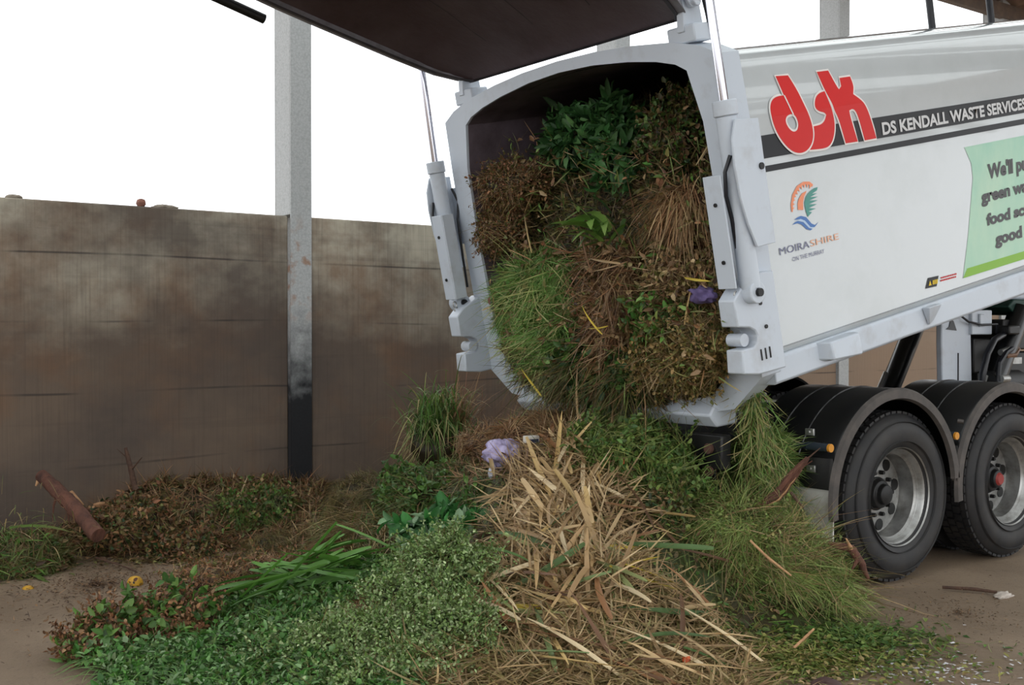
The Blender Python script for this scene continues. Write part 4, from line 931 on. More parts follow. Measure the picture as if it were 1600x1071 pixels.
clump('feathery_grass_mound', 'feathery green grass piled beside the black mudguard, behind the reddish branch', [(at(1188, 735, 6.75), (.11, .15, .22), 6000), (at(1200, 800, 6.7), (.12, .14, .12), 3000), (at(1150, 790, 6.8), (.12, .16, .12), 2500)],
      mat_fill(FERN+G_GREEN, (.05, .16), (.0022, .005), .6, .4, TOCAM*.3+np.array((0, 0, .5)), .5, 5), core=[(44, 52, 28), (70, 80, 44)])
# litter thinning out over the floor
F = Fol()
def scatter(F, n, px, d, rr, rd, L, W, pal, leafy=.6):
    a = rng.random(n)*2*PI; m = np.abs(rng.normal(size=n))*.55; r = (px-800)/1800*d+m*np.cos(a)*rr; dd = d+m*np.sin(a)*rd
    xy = flat(r, dd); z = np.maximum(H(r, dd), .002); P = np.concatenate([xy, z[:, None]+rng.random((n, 1))*.02], 1); N = norm(np.array((0, 0, 1.))+rdir(n)*.45)
    k = rng.random(n) < leafy; m1, m2 = k.sum(), (~k).sum()
    F.leaves(P[k], tangent(N[k]), N[k], rng.uniform(*L, m1), rng.uniform(*L, m1)*.5, pick(pal, m1)); F.blades(P[~k], tangent(N[~k]), N[~k], rng.uniform(*L, m2)*2.2, rng.uniform(*W, m2), .2, rdir(m2)*np.array((1, 1, .1)), pick(pal, m2), None, 3)
scatter(F, 5000, 1240, 5.35, .75, .5, (.02, .05), (.003, .007), [(120, 134, 58), (96, 122, 50), (148, 150, 80), (78, 104, 44), (130, 110, 70), (168, 150, 96)])
scatter(F, 2200, 1330, 5.7, .5, .4, (.02, .06), (.003, .007), G_GREEN+WEED)
scatter(F, 1500, 1100, 5.0, .6, .3, (.02, .05), (.003, .008), STRAW+WEED)
F.build('leaf_litter', 'yellow green leaf litter scattered over the floor at the front right', 'leaf litter')
F = Fol(); scatter(F, 2400, 150, 6.9, 1.1, 1.3, (.008, .03), (.002, .005), DKBROWN+BROWN, .5); scatter(F, 700, 250, 7.6, 1.2, .3, (.02, .06), (.003, .006), BROWN+G_OLIVE, .5); scatter(F, 900, 1500, 6.2, .9, 1.0, (.006, .02), (.002, .004), DKBROWN+BROWN, .5)
F.build('plant_crumbs', 'dark crumbs of plant matter sprinkled over the bare floor', 'crumbs')
M['paper'] = mat('white_paper_scraps', (208, 206, 210), .7)
mb = MB(); nfl = 170
for i in range(nfl):
    px, d = (rng.normal(1470, 55), rng.normal(5.15, .16)) if i < 120 else (rng.normal(1360, 60), rng.normal(5.5, .25))
    r = (px-800)/1800*d; xy = flat(r, d); a = rng.random()*PI; l, w_ = rng.uniform(.005, .018), rng.uniform(.003, .006); cx, sx = math.cos(a), math.sin(a); z = .004+rng.random()*.008
    mb.add([(xy[0]+cx*x-sx*y, xy[1]+sx*x+cx*y, z+x*rng.uniform(-.2, .2)) for x, y in ((-l, -w_), (l, -w_), (l, w_), (-l, w_))], [(0, 1, 2, 3)])
tag(mb.build('paper_shreds', M['paper'], fix=False, smooth=False), 'tiny white paper shreds sprinkled over the floor at the front right', 'paper', kind='stuff')
# green patches on the pile along the wall, and the leafy heap at the left edge
clump('grass_clippings', 'clump of fresh green grass on the brown pile left of the column', [(at(385, 815, 8.45), (.24, .2, .17), 3000), (at(420, 800, 8.55), (.2, .2, .15), 1500)], both((mat_fill(G_GREEN+G_OLIVE, (.05, .16), (.002, .005), .6, .6, DOWN*.6+TOCAM*.3, .5), .6), (shrub_fill(G_GREEN+BROWN+G_OLIVE, (.02, .05)), .4)), core=[(36, 40, 22), (56, 58, 32)])
clump('leafy_cuttings', 'dark leafy cuttings at the left of the pile along the wall', [(at(215, 835, 8.0), (.32, .2, .2), 3600), (at(300, 860, 7.9), (.2, .15, .1), 1500)], both((shrub_fill(G_DARK+BROWN+RUST+G_OLIVE, (.02, .05)), .55), (mat_fill(BROWN+RUST+G_OLIVE, (.06, .2)), .45)), core=[(34, 28, 20), (52, 42, 30)])
F = Fol(); c = at(25, 885, 7.35); F.blob_core(c, np.array((.3, .25, .17)), EYE3, 8, .2, 2, [(40, 42, 26), (62, 60, 36)], 1, .01)
fan(F, c+(0, 0, .03)-nRT*.12, 46, .6, (.22, .46), (.03, .055), G_GREEN+G_BRIGHT, G_BRIGHT+G_OLIVE, nRT*.8+TOCAM*.4+np.array((0, 0, .2)), .45, 6, .10)
fan(F, c+(0, 0, .02), 700, .9, (.06, .2), (.003, .008), G_OLIVE+BROWN+G_GREEN, G_GREEN+STRAW, nRT*.3+np.array((0, 0, .5)), .7, 5, .16)
P, N = on_blob(c, np.array((.3, .25, .17)), 4000, 8, .2, 2, zmin=.01, k=1.02); litter(F, P, N, 0, (.04, .16), (.003, .009), G_OLIVE+BROWN+G_GREEN+DKBROWN, .5); n = 1200; F.leaves(P[:n]+N[:n]*.01, rdir(len(P[:n])), N[:n]+rdir(len(P[:n])), rng.uniform(.03, .08, len(P[:n])), .03, pick(G_GREEN+G_OLIVE+BROWN, len(P[:n])))
F.build('green_waste_pile', 'small heap with broad green leaves at the left edge of the photo', 'garden waste')
clump('mixed_weeds', 'mixed green weeds and stalks on the left slope of the heap below the grass tussock', [(at(690, 790, 7.6), (.36, .35, .22), 5000), (at(755, 830, 6.9), (.22, .25, .18), 2500)],
      both((mat_fill(G_GREEN+G_OLIVE+BROWN, (.06, .2), (.003, .007), .5, .5), .6), (shrub_fill(G_GREEN+[(120, 150, 104)], (.025, .06), .1), .4)), core=[(46, 46, 28), (68, 64, 40)])
clump('broad_leaf_cuttings', 'fresh broad dark green leaves behind the pale shrub cuttings', [(at(700, 845, 6.5), (.22, .18, .12), 420)], shrub_fill([(52, 112, 50), (66, 128, 62), (44, 92, 42), (150, 178, 140)], (.06, .13), .2, wr=.55), core=[(34, 50, 24), (52, 70, 36)])
clump('brown_roots', 'tangle of rusty brown roots and stalks on the heap crest, left of the body lip', [(at(850, 685, 7.3), (.30, .22, .12), 3600), (at(780, 700, 7.6), (.25, .2, .12), 2400)],
      mat_fill(RUST+BROWN+STRAW, (.04, .16), (.002, .006), .6, .3), core=[(60, 44, 30), (86, 64, 44)])

# ------------------------------------------------------------------ long strap leaves, each one an object
def strap_mesh(name, L, W, arch, twist, kink, ca, cb):
    n = 12; F = Fol(); t = np.linspace(0, 1, n+1); x = (t-.5)*L; z = arch*L*(1-(2*t-1)**2); y = kink*L*np.sin(t*PI*1.2)
    wv = W*np.interp(t, [0, .1, .5, .85, 1], [.5, .85, 1, .6, .06])/2; a = twist*(t-.5)
    mid = np.stack([x, y, z], 1); side = np.stack([np.zeros(n+1), np.cos(a), np.sin(a)], 1); nn = np.stack([np.zeros(n+1), -np.sin(a), np.cos(a)], 1)
    v = np.stack([mid-side*wv[:, None]+nn*wv[:, None]*.45, mid, mid+side*wv[:, None]+nn*wv[:, None]*.45], 1).reshape(-1, 3)
    ca, cb = np.array(lin(ca)), np.array(lin(cb)); c = np.repeat(ca*(1-t)[:, None]+cb*t[:, None], 3, axis=0)
    k = np.arange(n)*3; q = np.concatenate([np.stack([k, k+1, k+4, k+3], 1), np.stack([k+1, k+2, k+5, k+4], 1)])
    me = bpy.data.meshes.new(name); me.from_pydata(v.tolist(), [], q.tolist()); at_ = me.color_attributes.new('Col', 'FLOAT_COLOR', 'POINT')
    at_.data.foreach_set('color', np.concatenate([c, np.ones((len(c), 1))], 1).astype(np.float32).ravel()); me.materials.append(fol); me.polygons.foreach_set('use_smooth', [True]*len(me.polygons)); return me
VAR = {}
for key, cols in dict(tan=[(206, 178, 134), (190, 160, 116), (222, 202, 164), (172, 142, 104), (204, 174, 118)], brown=[(132, 96, 66), (112, 82, 60), (150, 108, 74)], green=[(110, 136, 84), (128, 148, 96), (92, 120, 70), (146, 154, 100)],
                      fresh=[(98, 146, 62), (118, 164, 82), (86, 130, 56)], yellow=[(212, 186, 72), (196, 174, 70)]).items():
    VAR[key] = [strap_mesh('strap_leaf', rng.uniform(.3, .62), rng.uniform(.016, .029)*(1.5 if key == 'fresh' else 1), rng.uniform(-.02, .06), rng.uniform(-.9, .9), rng.uniform(-.035, .035), c, tuple(np.clip(np.array(c)*f, 0, 255))) for c in cols for f in (.78, 1.12)]
def strap(key, P, N, yaw_dir, label, group, scale=1., tilt=.0, name='strap_leaf'):
    me = VAR[key][rng.integers(0, len(VAR[key]))]; o = bpy.data.objects.new(name, me); C.objects.link(o)
    x = Vector(yaw_dir.tolist()); z = Vector(N.tolist()); x = (x-z*x.dot(z)).normalized(); x = (x+z*tilt).normalized(); y = z.cross(x).normalized(); z = x.cross(y)
    m = Matrix((x, y, z)).transposed().to_4x4(); m.translation = Vector(P.tolist()); o.matrix_world = m @ Matrix.Diagonal((scale, scale*rng.uniform(.9, 1.2), scale, 1))
    o['label'] = label; o['category'] = 'leaf'; o['group'] = group; return o
def straps(n, px, d, rr, rd, mixes, flow, spread, labels, scale=(.8, 1.3), lift=.03, zcut=0.0):
    lift = lift+.025
    P, N = heap_pts(n, px, d, rr, rd)
    for p, nn in zip(P, N):
        key = mixes[rng.integers(0, len(mixes))]; a = rng.normal(0, spread); f = np.asarray(flow, float); f = f*math.cos(a)+np.array((-f[1], f[0], 0))*math.sin(a)
        if rng.random() < .5: f = -f
        nn = norm((nn+rdir(1)[0]*.18)[None])[0]
        strap(key, p+nn*(lift*rng.uniform(.4, 1.6)), nn, f, labels[key][0], labels[key][1], rng.uniform(*scale), rng.normal(0, .13))
LB = {'tan': ('long dry tan strap leaf on the straw slope in the middle of the heap', 'dry tan strap leaves on the heap'), 'brown': ('long dry brown strap leaf on the straw slope in the middle of the heap', 'dry brown strap leaves on the heap'),
      'green': ('long greyish green strap leaf among the straw leaves at the heap front', 'grey green strap leaves on the heap'), 'yellow': ('bright yellow strap leaf among the straw leaves on the heap', 'yellow strap leaves on the heap'),
      'fresh': ('long fresh green strap leaf in the bundle behind the pale shrub cuttings', 'fresh green strap leaves on the left')}
straps(92, 880, 6.15, .24, .66, ['tan']*7+['brown'], TOCAM, .32, LB)
straps(20, 905, 6.0, .16, .5, ['tan'], TOCAM, .4, LB, (.7, 1.1), .07)
straps(66, 930, 5.3, .60, .42, ['tan']*4+['brown']*2+['green'], TOCAM*.6+nRT*.8, .8, LB)
straps(28, 830, 5.6, .26, .45, ['green']*3+['tan']*2, TOCAM*.5+nRT*.9, .6, LB)
straps(12, 1010, 5.9, .3, .35, ['tan', 'brown', 'green'], TOCAM*.5+nRT*.8, .9, LB)
straps(14, 820, 6.85, .28, .25, ['tan', 'brown', 'brown'], TOCAM*.8-nRT*.5, .6, LB)
for px, py, d in ((1010, 955, 5.65), (1000, 972, 5.62), (985, 945, 5.7), (820, 960, 5.5), (965, 893, 5.9)):
    p, nn = on_heap(np.array([(px-800)/1800*d]), np.array([d])); strap('yellow', p[0]+nn[0]*.05, nn[0], nRT*1.+TOCAM*rng.uniform(-.3, .3), *LB['yellow'], 1.0, .05)
straps(34, 520, 6.25, .36, .28, ['fresh'], nRT+TOCAM*.15, .45, LB, (.9, 1.5), .07)
straps(8, 400, 5.9, .3, .2, ['fresh'], nRT*.9-TOCAM*.35, .25, LB, (1.1, 1.6), .08)
# fine straw between the strap leaves
F = Fol(); P, N = heap_pts(3600, 880, 6.2, .34, .85); litter(F, P, N, 0, (.10, .34), (.005, .014), STRAW+[(216, 194, 154)]+BROWN[:2]+STRAW, .25, .25, 4, .01)
P, N = heap_pts(5600, 930, 5.3, .72, .55); litter(F, P, N, 0, (.08, .26), (.005, .012), STRAW+STRAW+BROWN[:2]+G_OLIVE, .3, .3, 4, .008)
P, N = heap_pts(3600, 900, 4.75, .75, .35); litter(F, P, N, 0, (.08, .28), (.005, .013), STRAW+STRAW+BROWN[:2]+G_OLIVE, .3, .3, 4, .008)
F.build('straw_litter', 'fine tan straw and broken stalks filling the middle slope of the heap', 'straw')

# ------------------------------------------------------------------ the load still inside the body
def bodyat(px, py, u):
    r = nFW+nRT*(px-800)/1800-nUP*(py-535.5)/1800; e = np.array(EU); p0 = np.array(B(u, 0, 0)); return nC+r*(((p0-nC)@e)/(r@e))
def U_load(y, w_):
    base = np.interp(w_, [-.2, .1, .45, .8, 1.05, 1.3, 1.5, 1.7], [-.12, -.15, -.10, .03, .16, .38, .7, 1.2]); return base+.10*(np.abs(y)/1.0)**3
ny, nw = 80, 70; yy, ww = np.meshgrid(np.linspace(-1.09, 1.09, ny), np.linspace(-.16, 1.66, nw)); yy, ww = yy.ravel(), ww.ravel()
lim = np.interp(ww, [-.16, -.05, .05, .4, .9, 1.42, 1.7], [.72, .9, 1.02, 1.09, 1.11, 1.09, 1.0]); yv = yy*lim/1.09
uu = U_load(yv, ww)+(fbm(np.stack([yv, ww, yv*0], 1)*5, 4)-.5)*.3
P = np.array(BO)+uu[:, None]*np.array(EU)+yv[:, None]*np.array((0, 1, 0))+ww[:, None]*np.array(EW)
i = (np.arange(nw-1)[:, None]*ny+np.arange(ny-1)[None]).ravel(); q = np.stack([i, i+1, i+ny+1, i+ny], 1)
F = Fol(); pl = LC([(44, 34, 26), (74, 58, 42), (46, 50, 28)]); w1 = fbm(P*9, 1)[:, None]; w2 = np.clip((fbm(P*4, 6)[:, None]-.45)*5, 0, 1); F.raw(P, (pl[0]*(1-w1)+pl[1]*w1)*(1-w2)+pl[2]*w2, q)
k = rng.integers(0, len(P), 15000); Nl = norm(-np.array(EU)+rdir(15000)*.45); Q = P[k]+rng.normal(size=(15000, 3))*.012
litter(F, Q, Nl, 0, (.04, .16), (.003, .008), BROWN+DKBROWN+G_OLIVE+G_DARK, .6)
k = rng.integers(0, len(P), 8000); Nl = norm(-np.array(EU)+rdir(8000)*.5); F.leaves(P[k]+Nl*.02, rdir(8000), Nl, rng.uniform(.02, .06, 8000), rng.uniform(.012, .03, 8000), pick(DKBROWN+G_DARK+BROWN+G_OLIVE, 8000))
F.build('green_waste_load', 'packed wall of green waste filling the open rear of the truck body', 'garden waste')
FACE = -np.array(EU)
def lclump(name, label, blobs, fill, core=CORE, k=.86, amp=.42, cat='garden waste'):
    return clump(name, label, [(bodyat(px, py, u), R, n) for px, py, u, R, n in blobs], fill, cat, core, k, RB, FACE, -.2, None, amp)
lclump('twiggy_cuttings', 'rust tipped twiggy cuttings at the upper left of the load', [(808, 290, .10, (.2, .26, .13), 4200), (790, 360, .02, (.17, .19, .12), 2600)],
       both((shrub_fill(RUST+G_OLIVE+BROWN, (.012, .03)), .75), (mat_fill(BROWN+STRAW, (.05, .15), (.002, .004), .8, .2), .25)), [(40, 30, 22), (60, 46, 32)])
lclump('broad_leaf_cuttings', 'dark glossy green leafy branches at the top of the load', [(930, 215, .42, (.2, .34, .16), 700), (985, 250, .32, (.15, .2, .15), 420)], shrub_fill([(54, 96, 48), (68, 116, 60), (44, 78, 42), (92, 134, 76)], (.06, .14), .4, wr=.4), [(20, 28, 18), (34, 44, 26)])
lclump('dry_leaf_cuttings', 'dull brown and green leaves at the upper right of the load', [(1065, 225, .34, (.18, .2, .25), 2600)], both((shrub_fill(BROWN+G_OLIVE+G_DARK+G_GREEN, (.02, .05)), .8), (mat_fill(BROWN, (.05, .2)), .2)))
F = Fol(); c = bodyat(1068, 315, .02); F.blob_core(bodyat(1072, 345, .1), np.array((.14, .2, .22)), RB, 3, .2, 2, [(70, 48, 34), (100, 70, 48)], 1)
n = 700; ax = norm(np.array((0, 1., 0))*rng.uniform(-.7, 1.2, (n, 1))+FACE*rng.uniform(.1, .6, (n, 1))+np.array((0, 0, 1.))*rng.uniform(-.9, .35, (n, 1))+rdir(n)*.25)
P = c+rng.normal(size=(n, 3))*np.array((.05, .07, .05)); F.blades(P, ax, norm(np.cross(np.cross(ax, (0, 0, 1.)), ax)+rdir(n)*.3), rng.uniform(.12, .32, n), rng.uniform(.004, .008, n), rng.uniform(.2, .8, n), np.tile(DOWN, (n, 1)), pick([(176, 128, 94), (194, 150, 112), (150, 108, 80)]+STRAW, n), pick(STRAW+[(190, 144, 108)], n), 7)
F.build('dry_grass_tuft', 'drooping tuft of reddish brown dry grass at the right side of the load', 'grass')
F = Fol(); c = bodyat(955, 355, -.12)
fan(F, c+FACE*.08, 18, .55, (.18, .34), (.045, .075), [(112, 156, 70), (132, 170, 84)], [(150, 180, 100), (120, 156, 76)], FACE*.6+np.array((0, 0, .8)), .9, 8, .03, .25)
fan(F, c, 22, .9, (.12, .26), (.015, .03), G_GREEN+G_DARK, G_GREEN, FACE*.6+np.array((0, .2, .2)), .6, 7, .05, .2)
F.build('broad_leaf_plant', 'bright green plant with broad curled leaves in the centre of the load', 'plant', kind=None)
lclump('feathery_grass_mound', 'bright green feathery grass hanging down the left of the load', [(855, 445, -.06, (.13, .26, .18), 6500), (868, 525, -.14, (.13, .26, .2), 6500), (815, 480, -.02, (.10, .14, .26), 3000)],
       both((mat_fill([(104, 154, 66), (122, 170, 84), (88, 134, 56), (146, 178, 108), (150, 158, 98)], (.05, .18), (.0025, .007), .8, .5, DOWN, .25, 5, .8, 13.), .86), (mat_fill([(176, 188, 118), (196, 186, 130)], (.12, .3), (.004, .006), .7, .5, DOWN, .7, 6, .8), .08), (shrub_fill(G_BRIGHT+G_OLIVE, (.02, .045)), .06)), [(40, 52, 26), (64, 74, 38)])
lclump('stalk_bundle', 'hanging bundle of brown stalks and roots down the middle of the load', [(965, 415, -.08, (.12, .2, .14), 1500), (962, 500, -.16, (.12, .16, .26), 2000)],
       both((mat_fill(BROWN+STRAW+RUST+DKBROWN, (.08, .28), (.003, .009), .6, .4, DOWN, .7, 5, .9), .8), (shrub_fill(BROWN+RUST+STRAW+G_OLIVE, (.03, .08), .3, wr=.4), .2)), [(52, 38, 28), (78, 58, 40)])
lclump('brown_clippings', 'rounded mass of brown hedge clippings at the lower right of the load', [(1080, 540, -.17, (.14, .26, .2), 6500), (1040, 570, -.2, (.12, .2, .12), 2600)],
       both((shrub_fill([(150, 122, 74), (168, 136, 84), (132, 112, 62), (120, 92, 60), (176, 148, 100)]+G_OLIVE, (.015, .035)), .6), (mat_fill(BROWN+STRAW+STRAW+G_OLIVE, (.04, .14), (.002, .005), .6, .4), .4)), [(48, 36, 22), (72, 56, 34)])
lclump('broad_leaf_cuttings', 'light green leaves in the load beside the purple scrap', [(1045, 500, -.2, (.1, .24, .1), 700)], shrub_fill(G_BRIGHT+G_GREEN+BROWN, (.03, .07), .3, wr=.5))
lclump('dry_leaf_cuttings', 'tan and grey dry leaves on the right of the load below the dry grass', [(1075, 440, -.1, (.12, .22, .14), 2600)], both((shrub_fill(BROWN+STRAW+G_OLIVE, (.02, .05)), .6), (mat_fill(BROWN+STRAW, (.06, .22)), .4)))
lclump('hanging_weeds', 'dark weeds spilling over the white rear lip in the middle', [(920, 575, -.2, (.12, .2, .16), 2600), (985, 580, -.22, (.1, .12, .12), 1200), (858, 560, -.12, (.1, .16, .08), 1000)],
       both((shrub_fill(G_DARK+G_GREEN, (.03, .07), .2), .5), (mat_fill(G_DARK+BROWN+G_OLIVE, (.1, .3), (.003, .006), .6, .8, DOWN, 1.0, 5), .5)), [(28, 30, 18), (44, 46, 26)])
F = Fol(); n = 260; t = rng.random(n); y0 = bodyat(940, 615, -.30); P = y0+np.array((0, 1, 0))*rng.normal(0, .09, (n, 1))+rng.normal(size=(n, 3))*.02; F.blades(P, DOWN+rdir(n)*.35, FACE+rdir(n)*.5, rng.uniform(.08, .3, n), rng.uniform(.003, .006, n), .3, rdir(n), pick(G_DARK+BROWN+G_OLIVE, n), pick(BROWN+G_GREEN, n), 5)
n = 130; P = y0+rng.normal(size=(n, 3))*np.array((.02, .08, .05))-np.array((0, 0, .07)); F.leaves(P, DOWN+rdir(n)*.8, FACE+rdir(n)*.5, rng.uniform(.04, .09, n), rng.uniform(.02, .04, n), pick(G_DARK+G_GREEN, n))
F.build('hanging_weeds', 'thin stalks trailing from the lip down to the heap crest', 'weeds')
F = Fol(); n = 900; px = rng.uniform(760, 1125, n); py = rng.uniform(215, 600, n); P = np.array([bodyat(a, b, float(np.interp(b, [200, 300, 400, 500, 600], [.22, .0, -.17, -.3, -.36]))+rng.uniform(-.03, .05)) for a, b in zip(px, py)])
k = ((px-760) > (py-420)*.16)&(np.hypot(px-955, (py-335)*.8) > 38); P = P[k]; n = len(P); N = norm(FACE+rdir(n)*.7); F.blades(P, norm(rdir(n)+DOWN*.35), N, rng.uniform(.04, .22, n), rng.uniform(.003, .009, n), rng.uniform(-.3, .6, n), rdir(n), pick(STRAW+BROWN+RUST+G_BRIGHT+G_OLIVE, n), pick(STRAW+BROWN+G_BRIGHT, n), 5)
m = n//2; F.leaves(P[:m]+FACE*.02, rdir(m), N[:m], rng.uniform(.03, .08, m), rng.uniform(.012, .03, m), pick(STRAW+RUST+G_BRIGHT+G_OLIVE+BROWN, m))
F.build('loose_stalks', 'loose pale stalks and leaves sticking out all over the load', 'stalks')
# single things in the load
for (px, py, u, key, fl, lab, sc) in ((925, 500, -.42, 'yellow', (0, .7, .7), 'yellow strap leaf in the load below the bright green grass', .62), (830, 597, -.47, 'yellow', (0, .75, .65), 'large yellow strap leaf hanging at the lower left of the load', .75), (935, 512, -.43, 'yellow', (0, 1, -.1), 'yellow strap leaf lying level across the brown stalks of the load', .5),
                                      (945, 408, -.33, 'tan', (0, 1, .15), 'pale tan leaf lying level on the brown stalks of the load', .5), (1010, 448, -.28, 'tan', (0, 1, -.2), 'pale tan leaf at the right of the brown stalk bundle in the load', .5), (825, 365, -.16, 'tan', (0, .25, 1), 'tan stalk standing upright in the twiggy cuttings of the load', .6),
                                      (915, 385, -.3, 'brown', (0, .3, 1), 'brown stalk standing left of the bright green plant in the load', .6), (1075, 478, -.32, 'tan', (0, -.3, 1), 'tan strap leaf crossing the purple scrap in the load', .5), (1090, 437, -.28, 'yellow', (0, -1, -.15), 'yellow brown strap leaf below the dry grass tuft in the load', .55),
                                      (905, 625, -.42, 'tan', (0, 0, 1), 'tan stalk hanging over the white rear lip', .8)):
    o = strap(key, bodyat(px, py, u), norm((FACE+np.array((0, 0, .15)))[None])[0], np.array(fl, float), lab, 'single leaves in the load', sc)
M['purple'] = mat('purple_petals', (98, 84, 128), .8, noise=(66, 54, 92), nscale=30)
lump('purple_scrap', tuple(bodyat(1098, 462, -.28)), (.05, .085, .045), M['purple'], 'crumpled purple scrap at the right of the load', 'scrap', 5, amp=.6, freq=3)

# ------------------------------------------------------------------ single things on the floor and the heap
M['bag'] = mat('lilac_plastic_film', (186, 176, 214), .35, noise=(150, 136, 170), nscale=14, bump=.6, bscale=25)
M['bagbrown'] = mat('brown_bag_contents', (150, 112, 92), .6, noise=(186, 160, 160), nscale=12)
M['clear'] = mat('clear_film', (196, 200, 214), .2)
bag = thing('plastic_bag', 'crumpled lilac plastic bag on the upper left of the heap', 'bag', tuple(at(787, 718, 7.15)))
lump_o = lump('film', tuple(at(786, 710, 6.98)), (.125, .11, .085), M['bag'], None, None, 11, amp=.32, freq=2.4, sub=4); lump_o.parent = bag; lump_o.location -= bag.location
lump_o = lump('contents', tuple(at(806, 722, 6.95)), (.08, .09, .06), M['bagbrown'], None, None, 12, amp=.3); lump_o.parent = bag; lump_o.location -= bag.location
lump_o = lump('knot', tuple(at(769, 740, 6.88)), (.022, .022, .045), M['clear'], None, None, 13, amp=.7, freq=3); lump_o.parent = bag; lump_o.location -= bag.location
M['navy'] = mat('navy_print', (52, 58, 84), .5); M['cardw'] = mat('white_card', (212, 208, 200), .6)
c = Vector(at(830, 687, 6.82)); mb = MB(); mb.box((c.x-.04, c.y-.03, c.z-.02), (c.x+.04, c.y+.03, c.z+.022)); bx = tag(mb.build('small_carton', M['cardw'], bevel=.004), 'small white carton with a dark side, above the lilac bag on the heap', 'carton')
mb = MB(); mb.box((c.x-.041, c.y-.032, c.z-.016), (c.x+.03, c.y-.0301, c.z+.004)); mb.build('printed_side', M['navy'], bx)
M['redbit'] = mat('red_plastic', (176, 52, 46), .5, noise=(120, 40, 36), nscale=30)
lump('red_scrap', tuple(at(748, 745, 7.25)), (.03, .03, .03), M['redbit'], 'small red scrap left of the lilac bag', 'scrap', 21, amp=.6)
lump('red_flower', tuple(at(973, 723, 6.42)), (.022, .022, .016), mat('red_petals', (214, 70, 50), .6), 'small red flower head in the olive cuttings on top of the heap', 'flower', 22, amp=.5)
lump('orange_scrap', tuple(at(1074, 1032, 5.1)), (.025, .02, .016), mat('orange_peel', (204, 92, 48), .5), 'orange scrap at the front foot of the straw slope', 'scrap', 23, amp=.5)
M['fruit'] = mat('yellow_fruit_skin', (206, 158, 44), .5, noise=(150, 100, 34), nscale=26, namt=.5, bump=.2, bscale=90)
fr = lump('fruit', tuple(at(211, 912, 6.93)), (.047, .047, .045), M['fruit'], 'orange yellow fruit alone on the bare floor in front of the wall pile', 'fruit', 31, amp=.06, freq=1.5)
mb = MB(); c = at(213, 909, 6.93)+TOCAM*.042; mb.tube([tuple(c), tuple(c+TOCAM*.008+np.array((0, 0, .004)))], .006, 8); mb.build('stem_end', M['chassis'], fr)
lump('fruit', tuple(at(44, 922, 6.83)), (.034, .04, .026), M['fruit'], 'smaller yellow fruit at the foot of the leafy heap at the left edge', 'fruit', 32, amp=.1, freq=1.5)
lump('paper_scrap', tuple(at(1567, 934, 6.62)), (.075, .045, .028), mat('crumpled_white_paper', (196, 186, 176), .7, noise=(150, 136, 122), nscale=30), 'crumpled white paper scrap on the floor at the lower right', 'paper', 33, amp=.6, freq=2.5)
lump('clay_lump', tuple(at(1290, 1078, 4.93)), (.075, .07, .05), mat('dark_clay', (70, 48, 44), .7, noise=(92, 64, 56), nscale=12), 'dark reddish brown lump cut by the bottom edge of the photo', 'clod', 34, amp=.08)
lump('purple_scrap', tuple(at(1030, 1050, 5.08)), (.05, .035, .022), M['purple'], 'crumpled purple scrap at the front foot of the heap', 'scrap', 35, amp=.6, freq=3)
# wood
M['bark'] = mat('reddish_bark', (112, 72, 56), .85, noise=(60, 38, 32), nscale=14, namt=.8, bump=.8, bscale=40, stretch=(1, 1, .5))
M['bark2'] = mat('brown_bark', (92, 66, 50), .8, noise=(60, 42, 34), nscale=20, namt=.8, bump=.6, bscale=50)
M['wood'] = mat('pale_split_wood', (196, 152, 110), .7, noise=(150, 104, 74), nscale=20)
def branch(name, label, pts, rad, m, n=14, sub=(), knob=.08):
    pts = [Vector(p) for p in pts]; dense = []; rs = []
    for i in range(len(pts)-1):
        for k in range(6): t = k/6; dense.append(pts[i].lerp(pts[i+1], t)); rs.append((rad[i]*(1-t)+rad[i+1]*t)*(1+rng.uniform(-knob, knob)))
    dense.append(pts[-1]); rs.append(rad[-1]); dense = [p+Vector(rng.normal(size=3)*.05*r) for p, r in zip(dense, rs)]
    mb = MB(); mb.tube(dense, rs, n); o = tag(mb.build(name, m), label, 'branch')
    for q in range(7):
        a0 = 2*PI*q/7+rng.uniform(-.3, .3); i0 = int(rng.integers(0, len(dense)//3)); i1 = int(rng.integers(len(dense)*2//3, len(dense)))
        if min(rad) < .015 and max(rad) < .03: break
        ax_ = (pts[-1]-pts[0]).normalized(); e1 = ax_.orthogonal().normalized(); e2 = ax_.cross(e1)
        st = [tuple(dense[i]+(e1*math.cos(a0+.02*i)+e2*math.sin(a0+.02*i))*rs[i]*.93) for i in range(i0, i1)]
        if q < 2: st.append(tuple(Vector(st[-1])+ax_*.05+e1*rng.uniform(-.04, .04)+e2*rng.uniform(-.04, .04)))
        if len(st) > 2: mb = MB(); mb.tube(st, [.003+.004*math.sin(PI*i/(len(st)-1)) for i in range(len(st))], 6); mb.build('bark_strip', M['bark'] if q else M['wood'], o)
    for sp, sr, sn, sm in sub:
        mb = MB(); mb.tube([tuple(p) for p in sp], sr, 8); mb.build(sn, sm, o)
    return o
A = lambda *a: tuple(at(*a))
branch('broken_branch', 'thick broken reddish branch leaning against the pile at the far left', [A(64, 744, 7.95), A(95, 772, 7.8), A(122, 800, 7.65), A(153, 838, 7.45)], [.042, .05, .052, .05], M['bark'],
       sub=[([A(62, 748, 7.97), A(56, 760, 7.95)], [.02, .006], 'splinter', M['wood']), ([A(90, 772, 7.95), A(84, 790, 7.93), A(82, 815, 7.92)], [.012, .008, .003], 'bark_strip', M['bark']), ([A(110, 770, 7.97), A(128, 790, 7.93), A(118, 778, 7.9)], [.02, .015, .004], 'bark_strip', M['wood']), ([A(106, 790, 7.92), A(108, 820, 7.9)], [.014, .003], 'bark_strip', M['bark'])])
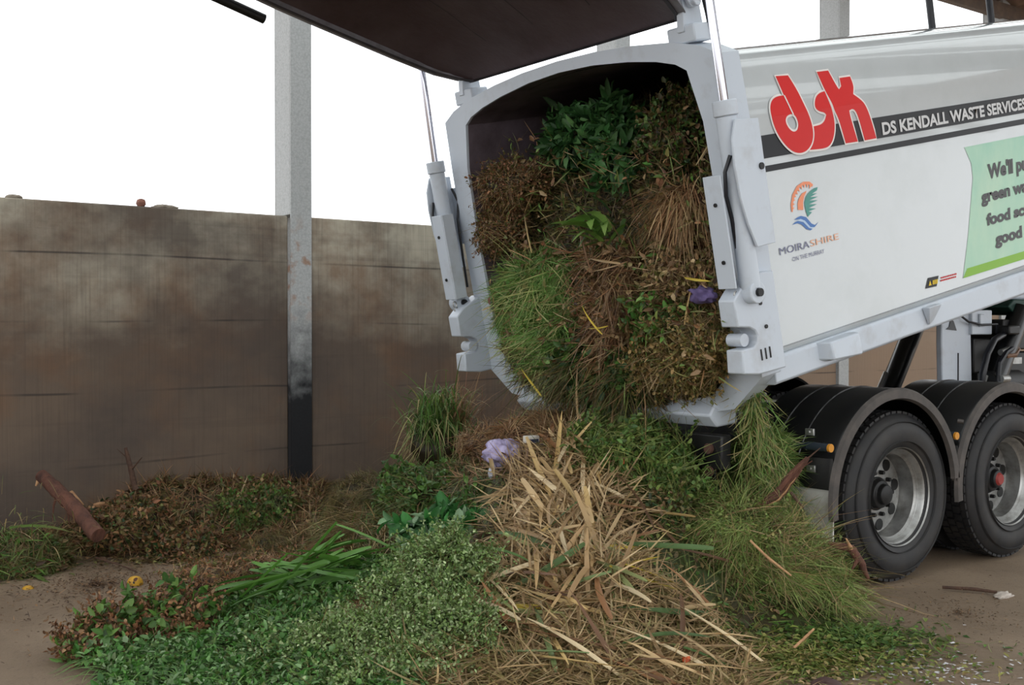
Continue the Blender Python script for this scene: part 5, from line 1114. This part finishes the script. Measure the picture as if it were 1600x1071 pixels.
branch('stick', 'thin pale stick standing upright in the pile along the wall', [A(212, 765, 8.3), A(205, 735, 8.3), A(196, 700, 8.3)], [.022, .02, .012], M['bark2'], 10,
       sub=[([A(205, 735, 8.3), A(222, 715, 8.25)], [.008, .003], 'twig', M['bark2']), ([A(199, 716, 8.3), A(183, 702, 8.3)], [.006, .002], 'twig', M['bark2'])])
branch('stick', 'tan stick lying level on top of the pile along the wall', [A(148, 790, 8.1), A(175, 785, 8.05), A(200, 783, 8.0)], [.014, .014, .01], M['wood'], 8)
branch('stick', 'long thin twig lying across the floor edge of the pile along the wall', [A(150, 872, 7.55), A(190, 884, 7.4), A(212, 893, 7.3)], [.007, .006, .004], M['bark2'], 8)
branch('broken_branch', 'split reddish branch poking up in front of the black mudguard', [A(1130, 797, 6.42), A(1180, 798, 6.4), A(1215, 775, 6.38), A(1240, 742, 6.35), A(1262, 716, 6.33)], [.024, .03, .03, .026, .012], M['bark'],
       sub=[([A(1218, 765, 6.33), A(1240, 738, 6.3), A(1265, 714, 6.28)], [.014, .012, .004], 'splinter', M['bark']), ([A(1258, 720, 6.32), A(1282, 700, 6.3)], [.006, .002], 'twig', M['bark2']), ([A(1235, 770, 6.36), A(1256, 795, 6.34)], [.012, .004], 'twig', M['bark2'])])
branch('root_stump', 'frayed reddish root end at the right end of the feathery grass mound', [A(1295, 850, 6.2), A(1330, 858, 6.18), A(1345, 880, 6.16), A(1357, 905, 6.15)], [.012, .024, .022, .008], M['bark'],
       sub=[([A(1330, 858, 6.16), A(1322, 842, 6.14)], [.012, .004], 'root', M['wood']), ([A(1340, 875, 6.14), A(1328, 896, 6.12)], [.012, .003], 'root', M['bark'])])
branch('stick', 'dark stick lying on the floor beside the white paper scrap', [A(1472, 918, 6.78), A(1520, 921, 6.72), A(1558, 926, 6.66)], [.009, .011, .008], M['bark2'], 8)
branch('stick', 'pale curved stick on the feathery grass mound', [A(1172, 845, 5.93), A(1200, 872, 5.9), A(1236, 900, 5.88)], [.006, .007, .005], M['wood'], 8)
branch('stick', 'short brown stick in the leaf litter at the front right', [A(1240, 1013, 5.42), A(1262, 993, 5.45), A(1272, 983, 5.46)], [.007, .007, .005], M['wood'], 8)
